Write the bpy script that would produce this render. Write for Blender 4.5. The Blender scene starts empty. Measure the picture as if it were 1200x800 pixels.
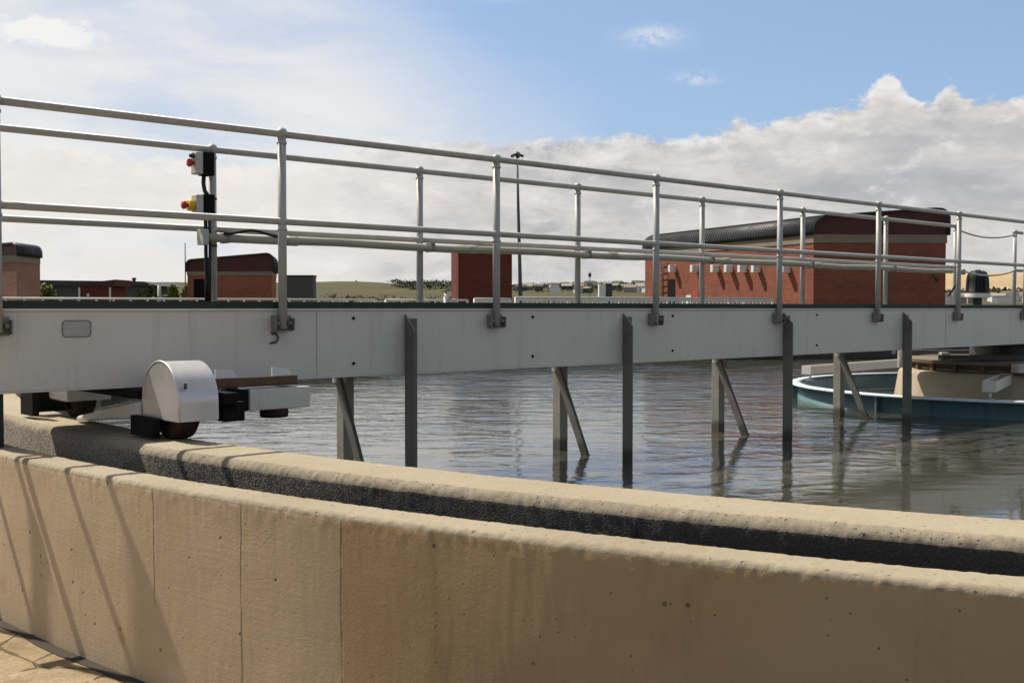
import bpy, bmesh, math, random
from mathutils import Vector, Matrix, noise
R = math.radians
random.seed(7)
scene = bpy.context.scene
COL = scene.collection
EYE = 1.53
F = 1306.0            # focal length in pixels of a 1200 px wide picture
HY = 361.0            # picture row of the eye level

def ray(px, D, y=None, z=None):
    """ground position seen in picture column px at depth D"""
    x = (px - 600.0) / F * D
    if y is not None: z = EYE + (HY - y) / F * D
    return Vector((x, D, 0 if z is None else z))

# ------------------------------------------------------------------ materials
class NT:
    def __init__(s, tree):
        s.t = tree; s.n = tree.nodes; s.l = tree.links
    def node(s, kind, **kw):
        n = s.n.new(kind)
        for k, v in kw.items(): setattr(n, k, v)
        return n
    def put(s, sock, v):
        if isinstance(v, bpy.types.NodeSocket): s.l.new(v, sock)
        elif v is not None:
            try: sock.default_value = v
            except Exception: sock.default_value = tuple(v) + (1,) if len(v) == 3 else v
    def m(s, op, a, b=None, c=None, clamp=False):
        n = s.node('ShaderNodeMath', operation=op); n.use_clamp = clamp
        s.put(n.inputs[0], a)
        if b is not None: s.put(n.inputs[1], b)
        if c is not None: s.put(n.inputs[2], c)
        return n.outputs[0]
    def ss(s, x, a, b, lo=0.0, hi=1.0):
        n = s.node('ShaderNodeMapRange', interpolation_type='SMOOTHSTEP')
        s.put(n.inputs[0], x); s.put(n.inputs[1], a); s.put(n.inputs[2], b)
        s.put(n.inputs[3], lo); s.put(n.inputs[4], hi)
        return n.outputs[0]
    def lin(s, x, a, b, lo=0.0, hi=1.0):
        n = s.node('ShaderNodeMapRange'); n.clamp = True
        s.put(n.inputs[0], x); s.put(n.inputs[1], a); s.put(n.inputs[2], b)
        s.put(n.inputs[3], lo); s.put(n.inputs[4], hi)
        return n.outputs[0]
    def mix(s, f, a, b, mode='MIX'):
        n = s.node('ShaderNodeMixRGB', blend_type=mode)
        s.put(n.inputs[0], f); s.put(n.inputs[1], a); s.put(n.inputs[2], b)
        return n.outputs[0]
    def noise(s, vec, scale, detail=4, rough=0.55, dist=0.0):
        n = s.node('ShaderNodeTexNoise')
        if vec is not None: s.put(n.inputs['Vector'], vec)
        n.inputs['Scale'].default_value = scale; n.inputs['Detail'].default_value = detail
        n.inputs['Roughness'].default_value = rough; n.inputs['Distortion'].default_value = dist
        return n.outputs['Fac']
    def voro(s, vec, scale, feature='F1', rnd=1.0):
        n = s.node('ShaderNodeTexVoronoi', feature=feature)
        s.put(n.inputs['Vector'], vec); n.inputs['Scale'].default_value = scale
        n.inputs['Randomness'].default_value = rnd
        return n
    def scale(s, vec, sc, rot=(0, 0, 0), loc=(0, 0, 0)):
        n = s.node('ShaderNodeMapping')
        s.put(n.inputs[0], vec); n.inputs['Scale'].default_value = sc
        n.inputs['Rotation'].default_value = rot; n.inputs['Location'].default_value = loc
        return n.outputs[0]
    def obj(s): return s.node('ShaderNodeTexCoord').outputs['Object']
    def sep(s, v):
        n = s.node('ShaderNodeSeparateXYZ'); s.put(n.inputs[0], v); return n.outputs
    def comb(s, x, y, z):
        n = s.node('ShaderNodeCombineXYZ')
        for i, v in enumerate((x, y, z)): s.put(n.inputs[i], v)
        return n.outputs[0]
    def bump(s, h, strength=0.3, dist=0.01, normal=None):
        n = s.node('ShaderNodeBump'); n.inputs['Strength'].default_value = strength
        n.inputs['Distance'].default_value = dist; s.put(n.inputs['Height'], h)
        if normal is not None: s.put(n.inputs['Normal'], normal)
        return n.outputs[0]

def new_mat(name):
    mt = bpy.data.materials.new(name); mt.use_nodes = True
    t = NT(mt.node_tree); b = mt.node_tree.nodes['Principled BSDF']
    return mt, t, b

def c4(c): return (c[0], c[1], c[2], 1)

def surf(name, col, rough=0.6, metal=0.0, var=0.25, scale=3.0, fine=60.0, bump=0.12, bdist=0.004,
         dirt=None, dirt_amt=0.5, streak=False, rvar=0.12, spec=0.4, wet=False):
    """painted / metal / plain surface: broad and fine variation, dirt patches and small bumps"""
    mt, t, b = new_mat(name)
    v = t.obj()
    n1 = t.noise(v, scale, 5, 0.6); n2 = t.noise(v, fine, 3, 0.6)
    lo = tuple(x * (1 - var) for x in col); hi = tuple(min(1, x * (1 + var)) for x in col)
    k = t.m('ADD', t.m('MULTIPLY', n1, 0.7), t.m('MULTIPLY', n2, 0.3))
    c = t.mix(t.lin(k, 0.3, 0.7), c4(lo), c4(hi))
    if dirt:
        vv = t.scale(v, (6, 6, 0.5)) if streak else v
        nd = t.noise(vv, 2.2 if not streak else 1.6, 6, 0.7)
        c = t.mix(t.ss(nd, 0.52, 0.78, 0, dirt_amt), c, c4(dirt))
    if wet:
        zz = t.sep(v)[2]; w_ = t.ss(t.m('ADD', zz, t.m('MULTIPLY', t.m('SUBTRACT', n1, .5), .12)), .47, .40)
        c = t.mix(t.m('MULTIPLY', w_, .8), c, (0.035, 0.036, 0.018, 1))
    t.put(b.inputs['Base Color'], c)
    t.put(b.inputs['Roughness'], t.lin(n1, 0.3, 0.7, max(0.02, rough - rvar), min(1, rough + rvar)))
    b.inputs['Metallic'].default_value = metal
    b.inputs['Specular IOR Level'].default_value = spec
    if bump: t.put(b.inputs['Normal'], t.bump(k, bump, bdist))
    return mt

M = {}
M['paint'] = surf('bridge_paint', (0.60, 0.565, 0.505), 0.42, 0, 0.07, 1.5, 30, 0.03, 0.003, (0.33, 0.28, 0.22), 0.55, True)
M['galv'] = surf('galvanised_steel', (0.40, 0.385, 0.35), 0.5, 0.1, 0.16, 9, 80, 0.05, 0.002, (0.25, 0.24, 0.22), 0.3)
M['hanger_steel'] = surf('dull_hanger_steel', (0.135, 0.128, 0.112), 0.55, 0.0, 0.25, 5, 60, 0.08, 0.003, (0.07, 0.065, 0.05), 0.6, True, wet=True)
M['bracket'] = surf('bracket_steel', (0.20, 0.19, 0.17), 0.55, 0.1, 0.25, 9, 60)
M['post_steel'] = surf('weathered_steel', (0.27, 0.25, 0.205), 0.55, 0.0, 0.25, 5, 60, 0.08, 0.003, (0.12, 0.115, 0.09), 0.6, True, wet=True)
M['dark_steel'] = surf('dark_steel', (0.06, 0.058, 0.054), 0.5, 0.3, 0.3, 9, 60)
M['black'] = surf('black_paint_and_hollows', (0.007, 0.007, 0.007), 0.8, 0, 0.3, 8, 60, spec=0.15)
M['hood'] = surf('satin_aluminium', (0.60, 0.575, 0.555), 0.42, 0.6, 0.05, 4, 50, 0.02, 0.002, (0.42, 0.36, 0.30), 0.4)
M['rust'] = surf('rusty_steel', (0.13, 0.075, 0.045), 0.85, 0, 0.45, 14, 80, 0.3, 0.004, (0.05, 0.03, 0.02), 0.7)
M['tyre'] = surf('maroon_rubber', (0.026, 0.009, 0.008), 0.85, 0, 0.3, 12, 90, 0.15)
M['grating'] = surf('green_grating', (0.022, 0.036, 0.024), 0.7, 0, 0.35, 5, 60, 0.2)
M['conduit'] = surf('cream_conduit', (0.40, 0.37, 0.29), 0.5, 0, 0.14, 4, 40, 0.04, 0.002, (0.17, 0.15, 0.11), 0.6)
M['red'] = surf('red_plastic', (0.42, 0.03, 0.03), 0.35, 0, 0.1, 20, 80, 0)
M['yellow'] = surf('yellow_plastic', (0.65, 0.40, 0.03), 0.4, 0, 0.1, 20, 80, 0)
M['grey_plastic'] = surf('grey_plastic', (0.44, 0.44, 0.40), 0.5, 0, 0.08, 20, 80, 0)
M['rubber'] = surf('cable_rubber', (0.014, 0.014, 0.014), 0.6, 0, 0.2, 20, 80, 0)
M['teal'] = surf('teal_fibreglass', (0.072, 0.135, 0.138), 0.42, 0, 0.22, 1.6, 18, 0.05, 0.005, (0.035, 0.05, 0.045), 0.75, True)
M['rim'] = surf('pale_fibreglass', (0.56, 0.64, 0.65), 0.4, 0, 0.10, 3, 30, 0.04, 0.003, (0.16, 0.19, 0.18), 0.6)
M['pier'] = surf('pier_concrete', (0.34, 0.27, 0.18), 0.9, 0, 0.16, 2, 30, 0.25, 0.01, (0.16, 0.13, 0.09), 0.6, True)
M['maroon'] = surf('maroon_cladding', (0.075, 0.016, 0.014), 0.6, 0, 0.12, 0.8, 20, 0.02)
M['roofsheet'] = surf('charcoal_roof', (0.018, 0.019, 0.021), 0.5, 0, 0.2, 1.5, 20, 0.05)
M['band'] = surf('lintel_band', (0.235, 0.185, 0.13), 0.85, 0, 0.16, 2, 30, 0.1, 0.005, (0.14, 0.11, 0.08), 0.5, True)
M['band_dark'] = surf('dusty_steel', (0.15, 0.115, 0.078), 0.85, 0, 0.35, 5, 40, 0.2, 0.005, (0.05, 0.04, 0.03), 0.7)
M['white'] = surf('white_paint', (0.70, 0.69, 0.66), 0.5, 0, 0.08, 3, 40, 0.03, 0.002, (0.4, 0.37, 0.32), 0.4, True)
M['rail_white'] = surf('white_rail', (0.62, 0.61, 0.56), 0.5, 0, 0.1, 3, 40, 0.02)
M['greywall'] = surf('grey_render', (0.085, 0.08, 0.072), 0.9, 0, 0.15, 1.0, 20, 0.1, 0.01)
M['slate'] = surf('dark_sheet', (0.05, 0.05, 0.05), 0.7, 0, 0.2, 1.0, 20, 0.1, 0.01)
M['blacktank'] = surf('black_polythene', (0.010, 0.010, 0.010), 0.55, 0, 0.2, 4, 40, 0.03, spec=0.25)
M['mast'] = surf('mast_steel', (0.10, 0.10, 0.10), 0.55, 0.3, 0.2, 3, 40, 0.03)
M['bark'] = surf('bark', (0.09, 0.065, 0.045), 0.95, 0, 0.3, 12, 60, 0.4, 0.02)
M['concrete'] = surf('plain_concrete', (0.30, 0.27, 0.22), 0.92, 0, 0.14, 2, 40, 0.2, 0.01, (0.16, 0.14, 0.11), 0.5)
M['chalk'] = surf('chalk_marks', (0.30, 0.29, 0.28), 0.95, 0, 0.3, 40, 90, 0)
M['reddoor'] = surf('red_door_paint', (0.36, 0.06, 0.04), 0.5, 0, 0.1, 4, 40, 0.02)

def brick_mat(name, c1, c2, mortar):
    mt, t, b = new_mat(name)
    v = t.obj(); x, y, z = t.sep(v)
    # run the courses round corners: walls may face any way
    nrm = t.sep(t.node('ShaderNodeNewGeometry').outputs['Normal'])
    ax = t.m('ABSOLUTE', nrm[0]); ay = t.m('ABSOLUTE', nrm[1])
    h = t.m('ADD', t.m('MULTIPLY', x, t.m('GREATER_THAN', ay, ax)), t.m('MULTIPLY', y, t.m('GREATER_THAN', ax, ay)))
    br = t.node('ShaderNodeTexBrick'); t.put(br.inputs['Vector'], t.comb(h, z, 0))
    br.inputs['Scale'].default_value = 1.0; br.inputs['Brick Width'].default_value = 0.23
    br.inputs['Row Height'].default_value = 0.085; br.inputs['Mortar Size'].default_value = 0.008
    br.inputs['Color1'].default_value = c4(c1); br.inputs['Color2'].default_value = c4(c2); br.inputs['Mortar'].default_value = c4(mortar)
    n = t.noise(v, 0.9, 5, 0.65)
    bands = t.noise(t.comb(0, 0, z), 1.7, 2, 0.5)
    k = t.m('ADD', t.m('MULTIPLY', n, 0.6), t.m('MULTIPLY', bands, 0.4))
    col = t.mix(1.0, br.outputs['Color'], t.mix(t.lin(k, 0.3, 0.7), (0.74, 0.72, 0.72, 1), (1.18, 1.16, 1.12, 1)), 'MULTIPLY')
    t.put(b.inputs['Base Color'], col); b.inputs['Roughness'].default_value = 0.9
    b.inputs['Specular IOR Level'].default_value = 0.2
    t.put(b.inputs['Normal'], t.bump(br.outputs['Fac'], 0.4, -0.006))
    return mt
M['brick'] = brick_mat('red_brick', (0.265, 0.085, 0.05), (0.215, 0.066, 0.039), (0.22, 0.115, 0.075))
M['brick_orange'] = brick_mat('orange_brick', (0.33, 0.10, 0.05), (0.27, 0.08, 0.042), (0.28, 0.16, 0.11))
M['brick_maroon'] = brick_mat('maroon_brick', (0.145, 0.038, 0.022), (0.12, 0.03, 0.018), (0.11, 0.05, 0.035))
M['brick_brown'] = brick_mat('brown_brick', (0.34, 0.17, 0.115), (0.29, 0.14, 0.095), (0.30, 0.2, 0.15))

# ------------------------------------------------------------------ mesh builder
class MB:
    def __init__(s): s.bm = bmesh.new(); s.mi = 0; s.sm = False
    def face(s, vs, smooth=None):
        try:
            f = s.bm.faces.new(vs); f.material_index = s.mi; f.smooth = s.sm if smooth is None else smooth
            return f
        except ValueError: return None
    def box(s, p0, p1):
        x0, y0, z0 = p0; x1, y1, z1 = p1
        P = [s.bm.verts.new(p) for p in ((x0,y0,z0),(x1,y0,z0),(x1,y1,z0),(x0,y1,z0),(x0,y0,z1),(x1,y0,z1),(x1,y1,z1),(x0,y1,z1))]
        for q in ((0,3,2,1),(4,5,6,7),(0,1,5,4),(1,2,6,5),(2,3,7,6),(3,0,4,7)): s.face([P[i] for i in q], False)
        return s
    def hexa(s, bot, top):
        P = [s.bm.verts.new(p) for p in list(bot) + list(top)]
        n = len(bot)
        s.face([P[i] for i in reversed(range(n))], False); s.face([P[n + i] for i in range(n)], False)
        for i in range(n): j = (i + 1) % n; s.face([P[i], P[j], P[n + j], P[n + i]], False)
        return s
    def bar(s, a, b, w, h, up=(0, 0, 1)):
        a = Vector(a); b = Vector(b); d = (b - a).normalized(); upv = Vector(up)
        if abs(d.dot(upv)) > 0.98: upv = Vector((1, 0, 0))
        sx = d.cross(upv).normalized(); sy = sx.cross(d)
        q = [(-w/2, -h/2), (w/2, -h/2), (w/2, h/2), (-w/2, h/2)]
        return s.hexa([a + sx*x + sy*y for x, y in q], [b + sx*x + sy*y for x, y in q])
    def tube(s, pts, r, seg=12, caps=True):
        pts = [Vector(p) for p in pts]; rings = []
        ref = None
        for i, p in enumerate(pts):
            d = (pts[min(i+1, len(pts)-1)] - pts[max(i-1, 0)]).normalized()
            if ref is None:
                ref = Vector((0, 0, 1)) if abs(d.z) < 0.9 else Vector((1, 0, 0))
            a = d.cross(ref).normalized(); bb = a.cross(d).normalized(); ref = bb
            rr = r[i] if isinstance(r, (list, tuple)) else r
            rings.append([s.bm.verts.new(p + a*math.cos(2*math.pi*k/seg)*rr + bb*math.sin(2*math.pi*k/seg)*rr) for k in range(seg)])
        for i in range(len(rings)-1):
            for k in range(seg):
                j = (k+1) % seg
                s.face([rings[i][k], rings[i][j], rings[i+1][j], rings[i+1][k]], True)
        if caps:
            s.face(list(reversed(rings[0])), False); s.face(rings[-1], False)
        return s
    def lathe(s, prof, center=(0, 0, 0), seg=48, caps=False, axis='z', smooth=True):
        cx, cy, cz = center; rings = []
        for (r, z) in prof:
            ring = []
            for k in range(seg):
                a = 2*math.pi*k/seg
                if axis == 'z': p = (cx + r*math.cos(a), cy + r*math.sin(a), cz + z)
                elif axis == 'x': p = (cx + z, cy + r*math.cos(a), cz + r*math.sin(a))
                else: p = (cx + r*math.cos(a), cy + z, cz + r*math.sin(a))
                ring.append(s.bm.verts.new(p))
            rings.append(ring)
        for i in range(len(rings)-1):
            for k in range(seg):
                j = (k+1) % seg
                s.face([rings[i][k], rings[i][j], rings[i+1][j], rings[i+1][k]], smooth)
        if caps:
            s.face(list(reversed(rings[0])), False); s.face(rings[-1], False)
        return s
    def ball(s, c, r, u=12, v=8):
        prof = [(max(1e-4, r*math.sin(math.pi*i/v)), -r*math.cos(math.pi*i/v)) for i in range(v+1)]
        return s.lathe(prof, c, u)
    def prism(s, poly, off):
        """poly: points; off: extrusion vector"""
        off = Vector(off)
        return s.hexa([Vector(p) for p in poly], [Vector(p) + off for p in poly])
    def build(s, name, mat=None, parent=None, bevel=0, loc=None, recalc=True):
        if recalc: bmesh.ops.recalc_face_normals(s.bm, faces=s.bm.faces[:])
        me = bpy.data.meshes.new(name); s.bm.to_mesh(me); s.bm.free()
        for mm in (mat if isinstance(mat, (list, tuple)) else [mat]):
            if mm: me.materials.append(mm)
        o = bpy.data.objects.new(name, me); COL.objects.link(o)
        if parent: o.parent = parent
        if loc is not None: o.location = loc
        if bevel:
            bv = o.modifiers.new('bevel', 'BEVEL'); bv.width = bevel; bv.segments = 2; bv.limit_method = 'ANGLE'; bv.angle_limit = R(40)
        return o

def tag(o, label=None, cat=None, group=None, kind=None):
    if label: o['label'] = label
    if cat: o['category'] = cat
    if group: o['group'] = group
    if kind: o['kind'] = kind
    return o
def empty(name, loc, rz, label, cat, group=None):
    o = bpy.data.objects.new(name, None); COL.objects.link(o); o.location = loc; o.rotation_euler = (0, 0, rz)
    o.empty_display_size = 0.2
    return tag(o, label, cat, group)
def copy_part(o, parent, dloc):
    c = o.copy(); COL.objects.link(c); c.parent = parent; c.location = Vector(o.location) + Vector(dloc)
    for ch in list(o.children):
        g = ch.copy(); COL.objects.link(g); g.parent = c
    return c

# ------------------------------------------------------------------ layout numbers
O = Vector((-1.387, 6.66, 0)); A = Vector((0.7434, 0.6689, 0)); N = Vector((0.6689, -0.7434, 0))
C = Vector((6.45, 14.26, 0))
WATER = 0.34
BT = 1.522                         # top of the bridge girders
SUN = Vector((-0.868, 0.497, 0)).normalized(); EL = R(53.7)
TOSUN = Vector((SUN.x*math.cos(EL), SUN.y*math.cos(EL), math.sin(EL)))

def face_theta(px, rad):
    k = (px - 600)/F
    a = k*k + 1; b = -2*(k*C.x + C.y); cc = C.x**2 + C.y**2 - rad*rad
    D = (-b - math.sqrt(b*b - 4*a*cc))/(2*a)
    return math.atan2(D - C.y, k*D - C.x)

# ------------------------------------------------------------------ concrete of the tank walls
def outer_concrete():
    mt, t, b = new_mat('tan_cast_concrete')
    v = t.obj(); x, y, z = t.sep(v)
    big = t.noise(v, 0.9, 6, 0.62); mid = t.noise(v, 5, 5, 0.6); fine = t.noise(v, 95, 4, 0.65)
    col = t.mix(t.lin(big, 0.32, 0.68), (0.41, 0.30, 0.182, 1), (0.50, 0.385, 0.25, 1))
    col = t.mix(t.lin(mid, 0.35, 0.7, 0, 0.45), col, (0.40, 0.31, 0.20, 1))
    col = t.mix(t.ss(t.noise(t.scale(v, (2.2, 2.2, 0.5)), 1.3, 5, 0.7), 0.56, 0.76, 0, 0.45), col, (0.20, 0.145, 0.085, 1))
    # ochre splashes low on the wall, pale rubbed scuffs
    och = t.m('MULTIPLY', t.ss(t.noise(v, 3.1, 4, 0.6, 0.4), 0.60, 0.74), t.ss(z, 0.6, 0.15))
    col = t.mix(t.m('MULTIPLY', och, 0.55), col, (0.36, 0.22, 0.07, 1))
    sc = t.ss(t.noise(t.scale(v, (3, 3, 7)), 1.7, 6, 0.75, 0.8), 0.70, 0.80)
    col = t.mix(t.m('MULTIPLY', sc, 0.5), col, (0.50, 0.42, 0.30, 1))
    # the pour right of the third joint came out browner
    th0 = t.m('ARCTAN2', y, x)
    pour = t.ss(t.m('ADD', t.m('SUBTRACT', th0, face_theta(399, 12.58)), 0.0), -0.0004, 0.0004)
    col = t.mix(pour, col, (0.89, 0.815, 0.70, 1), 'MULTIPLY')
    # bug holes
    vo = t.voro(v, 13.0); hole = t.m('MULTIPLY', t.ss(vo.outputs['Distance'], 0.13, 0.06), t.m('GREATER_THAN', t.sep(vo.outputs['Color'])[0], 0.72))
    vo2 = t.voro(v, 34.0); hole2 = t.m('MULTIPLY', t.ss(vo2.outputs['Distance'], 0.15, 0.07), t.m('GREATER_THAN', t.sep(vo2.outputs['Color'])[1], 0.84))
    holes = t.m('MAXIMUM', hole, hole2)
    col = t.mix(t.m('MULTIPLY', holes, 0.75), col, (0.09, 0.065, 0.04, 1))
    # formwork joints
    th = t.m('ARCTAN2', y, x); wob = t.m('MULTIPLY', t.m('SUBTRACT', t.noise(v, 6, 3), 0.5), 0.0012)
    joints = None
    for px, z0 in ((178, 0.32), (281, -1), (399, -1)):
        d = t.m('ABSOLUTE', t.m('ADD', t.m('SUBTRACT', th, face_theta(px, 12.58)), wob))
        j = t.m('MULTIPLY', t.ss(d, 0.00055, 0.00018), t.ss(z, z0, z0 + 0.03))
        joints = j if joints is None else t.m('MAXIMUM', joints, j)
    below = t.ss(z, 0.80, 0.76)
    joints = t.m('MULTIPLY', t.m('MULTIPLY', joints, below), t.ss(t.noise(t.scale(v, (4, 4, 9)), 1.0, 4, .65), .30, .55, .15, 1.0))
    col = t.mix(t.m('MULTIPLY', joints, 0.6), col, (0.13, 0.095, 0.055, 1))
    # fine board lines left by the shutter
    ln = t.noise(t.comb(t.m('MULTIPLY', th, 22), 0, t.m('MULTIPLY', z, 70)), 1.0, 3, 0.6)
    ln = t.m('MULTIPLY', ln, t.ss(big, 0.35, 0.6, 0.25, 1.0))
    t.put(b.inputs['Base Color'], col); b.inputs['Roughness'].default_value = 0.92; b.inputs['Specular IOR Level'].default_value = 0.2
    h = t.m('ADD', t.m('MULTIPLY', fine, 0.38), t.m('MULTIPLY', ln, 0.20))
    h = t.m('ADD', h, t.m('MULTIPLY', mid, 0.7))
    h = t.m('SUBTRACT', h, t.m('MULTIPLY', holes, 1.2)); h = t.m('SUBTRACT', h, t.m('MULTIPLY', joints, 2.0))
    t.put(b.inputs['Normal'], t.bump(h, 0.55, 0.006))
    return mt
def top_concrete(name, c1, c2, dens=0.76, psc=48.0, pdeep=0.65):
    mt, t, b = new_mat(name)
    v = t.obj()
    big = t.noise(v, 1.6, 5, 0.6); fine = t.noise(v, 70, 5, 0.7); mid = t.noise(v, 9, 4, 0.6)
    col = t.mix(t.lin(big, 0.3, 0.7), c4(c1), c4(c2))
    col = t.mix(t.lin(fine, 0.35, 0.75, 0.35, 0), col, c4(tuple(x*0.62 for x in c1)))
    wv = t.node('ShaderNodeVectorMath', operation='ADD'); t.put(wv.inputs[0], v)
    nv = t.node('ShaderNodeTexNoise'); t.put(nv.inputs['Vector'], v); nv.inputs['Scale'].default_value = 55
    sv = t.node('ShaderNodeVectorMath', operation='SCALE'); t.put(sv.inputs[0], nv.outputs['Color']); sv.inputs['Scale'].default_value = 0.016
    t.l.new(sv.outputs[0], wv.inputs[1])
    vo = t.voro(wv.outputs[0], psc); vd = t.m('MULTIPLY', vo.outputs['Distance'], t.m('ADD', .7, t.m('MULTIPLY', t.sep(vo.outputs['Color'])[1], 2.2)))
    pit = t.m('MULTIPLY', t.ss(vd, 0.36, 0.12), t.m('GREATER_THAN', t.m('ADD', t.sep(vo.outputs['Color'])[0], t.m('MULTIPLY', t.m('SUBTRACT', mid, .5), .5)), dens))
    col = t.mix(t.m('MULTIPLY', pit, pdeep), col, c4(tuple(x*0.35 for x in c1)))
    t.put(b.inputs['Base Color'], col); b.inputs['Roughness'].default_value = 0.95; b.inputs['Specular IOR Level'].default_value = 0.2
    h = t.m('ADD', t.m('MULTIPLY', fine, 0.7), mid); h = t.m('SUBTRACT', h, pit)
    t.put(b.inputs['Normal'], t.bump(h, 0.6, 0.006))
    return mt
def aggregate(name, base, stone_lo, stone_hi, scale=42.0, worn_and_lit=False):
    mt, t, b = new_mat(name)
    v = t.obj()
    w = t.node('ShaderNodeVectorMath', operation='ADD'); t.put(w.inputs[0], v)
    nz = t.node('ShaderNodeTexNoise'); t.put(nz.inputs['Vector'], v); nz.inputs['Scale'].default_value = 30
    s2 = t.node('ShaderNodeVectorMath', operation='SCALE'); t.put(s2.inputs[0], nz.outputs['Color']); s2.inputs['Scale'].default_value = 0.02
    t.l.new(s2.outputs[0], w.inputs[1])
    vo = t.voro(w.outputs[0], scale); r = t.sep(vo.outputs['Color'])
    stone = t.mix(r[0], c4(stone_lo), c4(stone_hi))
    m = t.ss(vo.outputs['Distance'], 0.62, 0.34)
    col = t.mix(m, c4(base), stone)
    big = t.noise(t.scale(v, (1, 1, 0.35)), 1.4, 5, 0.65)
    col = t.mix(t.lin(big, 0.35, 0.7, 0, 0.55), col, c4(tuple(x*0.6 for x in base)))
    if worn_and_lit:  # far left worn paler; stones also painted lighter along the sunlit stretch
        xx, yy, zz = t.sep(v); th = t.m('ADD', t.m('ARCTAN2', yy, xx), t.m('MULTIPLY', t.m('SUBTRACT', big, .5), .05))
        w_ = t.ss(th, face_theta(215, 12.045), face_theta(110, 12.045))
        sunlit = t.ss(th, face_theta(520, 12.045), face_theta(330, 12.045))
        col = t.mix(t.m('MULTIPLY', sunlit, t.m('MULTIPLY', m, .75)), col, t.mix(r[1], (0.05, 0.046, 0.04, 1), (0.40, 0.345, 0.26, 1)))
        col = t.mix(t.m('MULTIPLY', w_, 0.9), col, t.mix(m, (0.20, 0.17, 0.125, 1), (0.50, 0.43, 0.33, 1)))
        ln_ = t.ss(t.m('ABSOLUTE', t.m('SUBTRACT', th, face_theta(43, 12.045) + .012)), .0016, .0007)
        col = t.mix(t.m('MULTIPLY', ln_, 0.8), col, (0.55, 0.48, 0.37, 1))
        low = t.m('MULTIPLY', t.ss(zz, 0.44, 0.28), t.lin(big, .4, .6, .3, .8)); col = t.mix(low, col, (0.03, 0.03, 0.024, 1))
    t.put(b.inputs['Base Color'], col); b.inputs['Roughness'].default_value = 0.9; b.inputs['Specular IOR Level'].default_value = 0.25
    h = t.m('ADD', t.m('MULTIPLY', m, 1.0), t.m('MULTIPLY', t.noise(v, 120, 3), 0.4))
    t.put(b.inputs['Normal'], t.bump(h, 0.55, 0.008))
    return mt
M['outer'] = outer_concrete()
M['outer_top'] = top_concrete('tan_wall_top', (0.30, 0.245, 0.165), (0.385, 0.32, 0.225))
M['inner_top'] = top_concrete('sandy_track_top', (0.32, 0.265, 0.18), (0.40, 0.335, 0.235))
M['inner_edge'] = top_concrete('pitted_edge', (0.25, 0.21, 0.15), (0.34, 0.285, 0.205), 0.12, 74.0, 0.85)
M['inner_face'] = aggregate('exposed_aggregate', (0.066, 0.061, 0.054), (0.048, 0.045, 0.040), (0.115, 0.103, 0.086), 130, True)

def ring_wall(name, prof, fine0, fine1, step, mats, seed):
    """closed concrete ring; prof: (r, z, roughness amplitude, material index of the strip that starts here)"""
    ths = []
    a = fine0
    while a < fine1: ths.append(a); a += step
    a = fine1
    while a < fine0 + 2*math.pi - 1e-6: ths.append(a); a += R(1.2)
    bm = bmesh.new(); rows = []
    for i, th in enumerate(ths):
        ct, st = math.cos(th), math.sin(th); row = []
        infine = th < fine1
        for (r, z, amp, mi) in prof:
            dr = dz = 0
            p = Vector((r*ct, r*st, z + seed))
            dr = 0.006*noise.fractal(p*1.1, 1.0, 2.0, 3)
            if amp and infine:
                n1 = noise.fractal(p*9, 0.9, 2.0, 4); n2 = noise.fractal(p*38 + Vector((3, 7, 1)), 0.9, 2.0, 2)
                n3 = noise.noise(p*3.5 + Vector((9, 1, 4)))
                q = amp*(0.25*n1 + 0.8*n2 + 0.22*n3)
                dr += q*0.8; dz = q*0.8
            rr = r + dr
            row.append(bm.verts.new((rr*ct, rr*st, z + dz)))
        rows.append(row)
    n = len(rows)
    for i in range(n):
        a_, b_ = rows[i], rows[(i+1) % n]
        for k in range(len(prof)-1):
            f = bm.faces.new((a_[k], a_[k+1], b_[k+1], b_[k])); f.smooth = True; f.material_index = prof[k][3]
    me = bpy.data.meshes.new(name); bm.normal_update(); bm.to_mesh(me); bm.free()
    for m_ in mats: me.materials.append(m_)
    o = bpy.data.objects.new(name, me); COL.objects.link(o); o.location = C
    return o

def arc(r0, z0, rad, a0, a1, n, amp, mi):
    return [(r0 + rad*math.cos(a0 + (a1-a0)*i/n), z0 + rad*math.sin(a0 + (a1-a0)*i/n), amp, mi) for i in range(n+1)]
RO_I, RO_O, ZO = 12.41, 12.58, 0.822
pr = [(RO_I, 0.0, 0, 0), (RO_I, 0.45, 0, 0), (RO_I, 0.70, 0.002, 0)]
pr += arc(RO_I + 0.025, ZO - 0.025, 0.025, math.pi, math.pi/2, 4, 0.005, 1)
for k in range(1, 9): pr.append((RO_I + 0.025 + (RO_O - RO_I - 0.05)*k/9, ZO, 0.0022, 1))
pr += arc(RO_O - 0.024, ZO - 0.024, 0.024, math.pi/2, 0.0, 6, 0.0040, 1)
pr = pr[:-1] + [(RO_O, ZO - 0.024, 0.0040, 0)]
for k, am in ((1, 0.0028), (2, 0.002), (3, 0.0015)): pr.append((RO_O, ZO - 0.024 - 0.016*k, am, 0))
for k in range(1, 15): pr.append((RO_O, (ZO - 0.09)*(1 - k/14.0), 0.0012, 0))
pr[-1] = (RO_O, -0.05, 0, 0)
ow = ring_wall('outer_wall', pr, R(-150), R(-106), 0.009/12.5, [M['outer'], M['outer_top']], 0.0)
tag(ow, 'low curved tan concrete wall in the foreground with shutter joints and rail shadows', 'wall')

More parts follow.
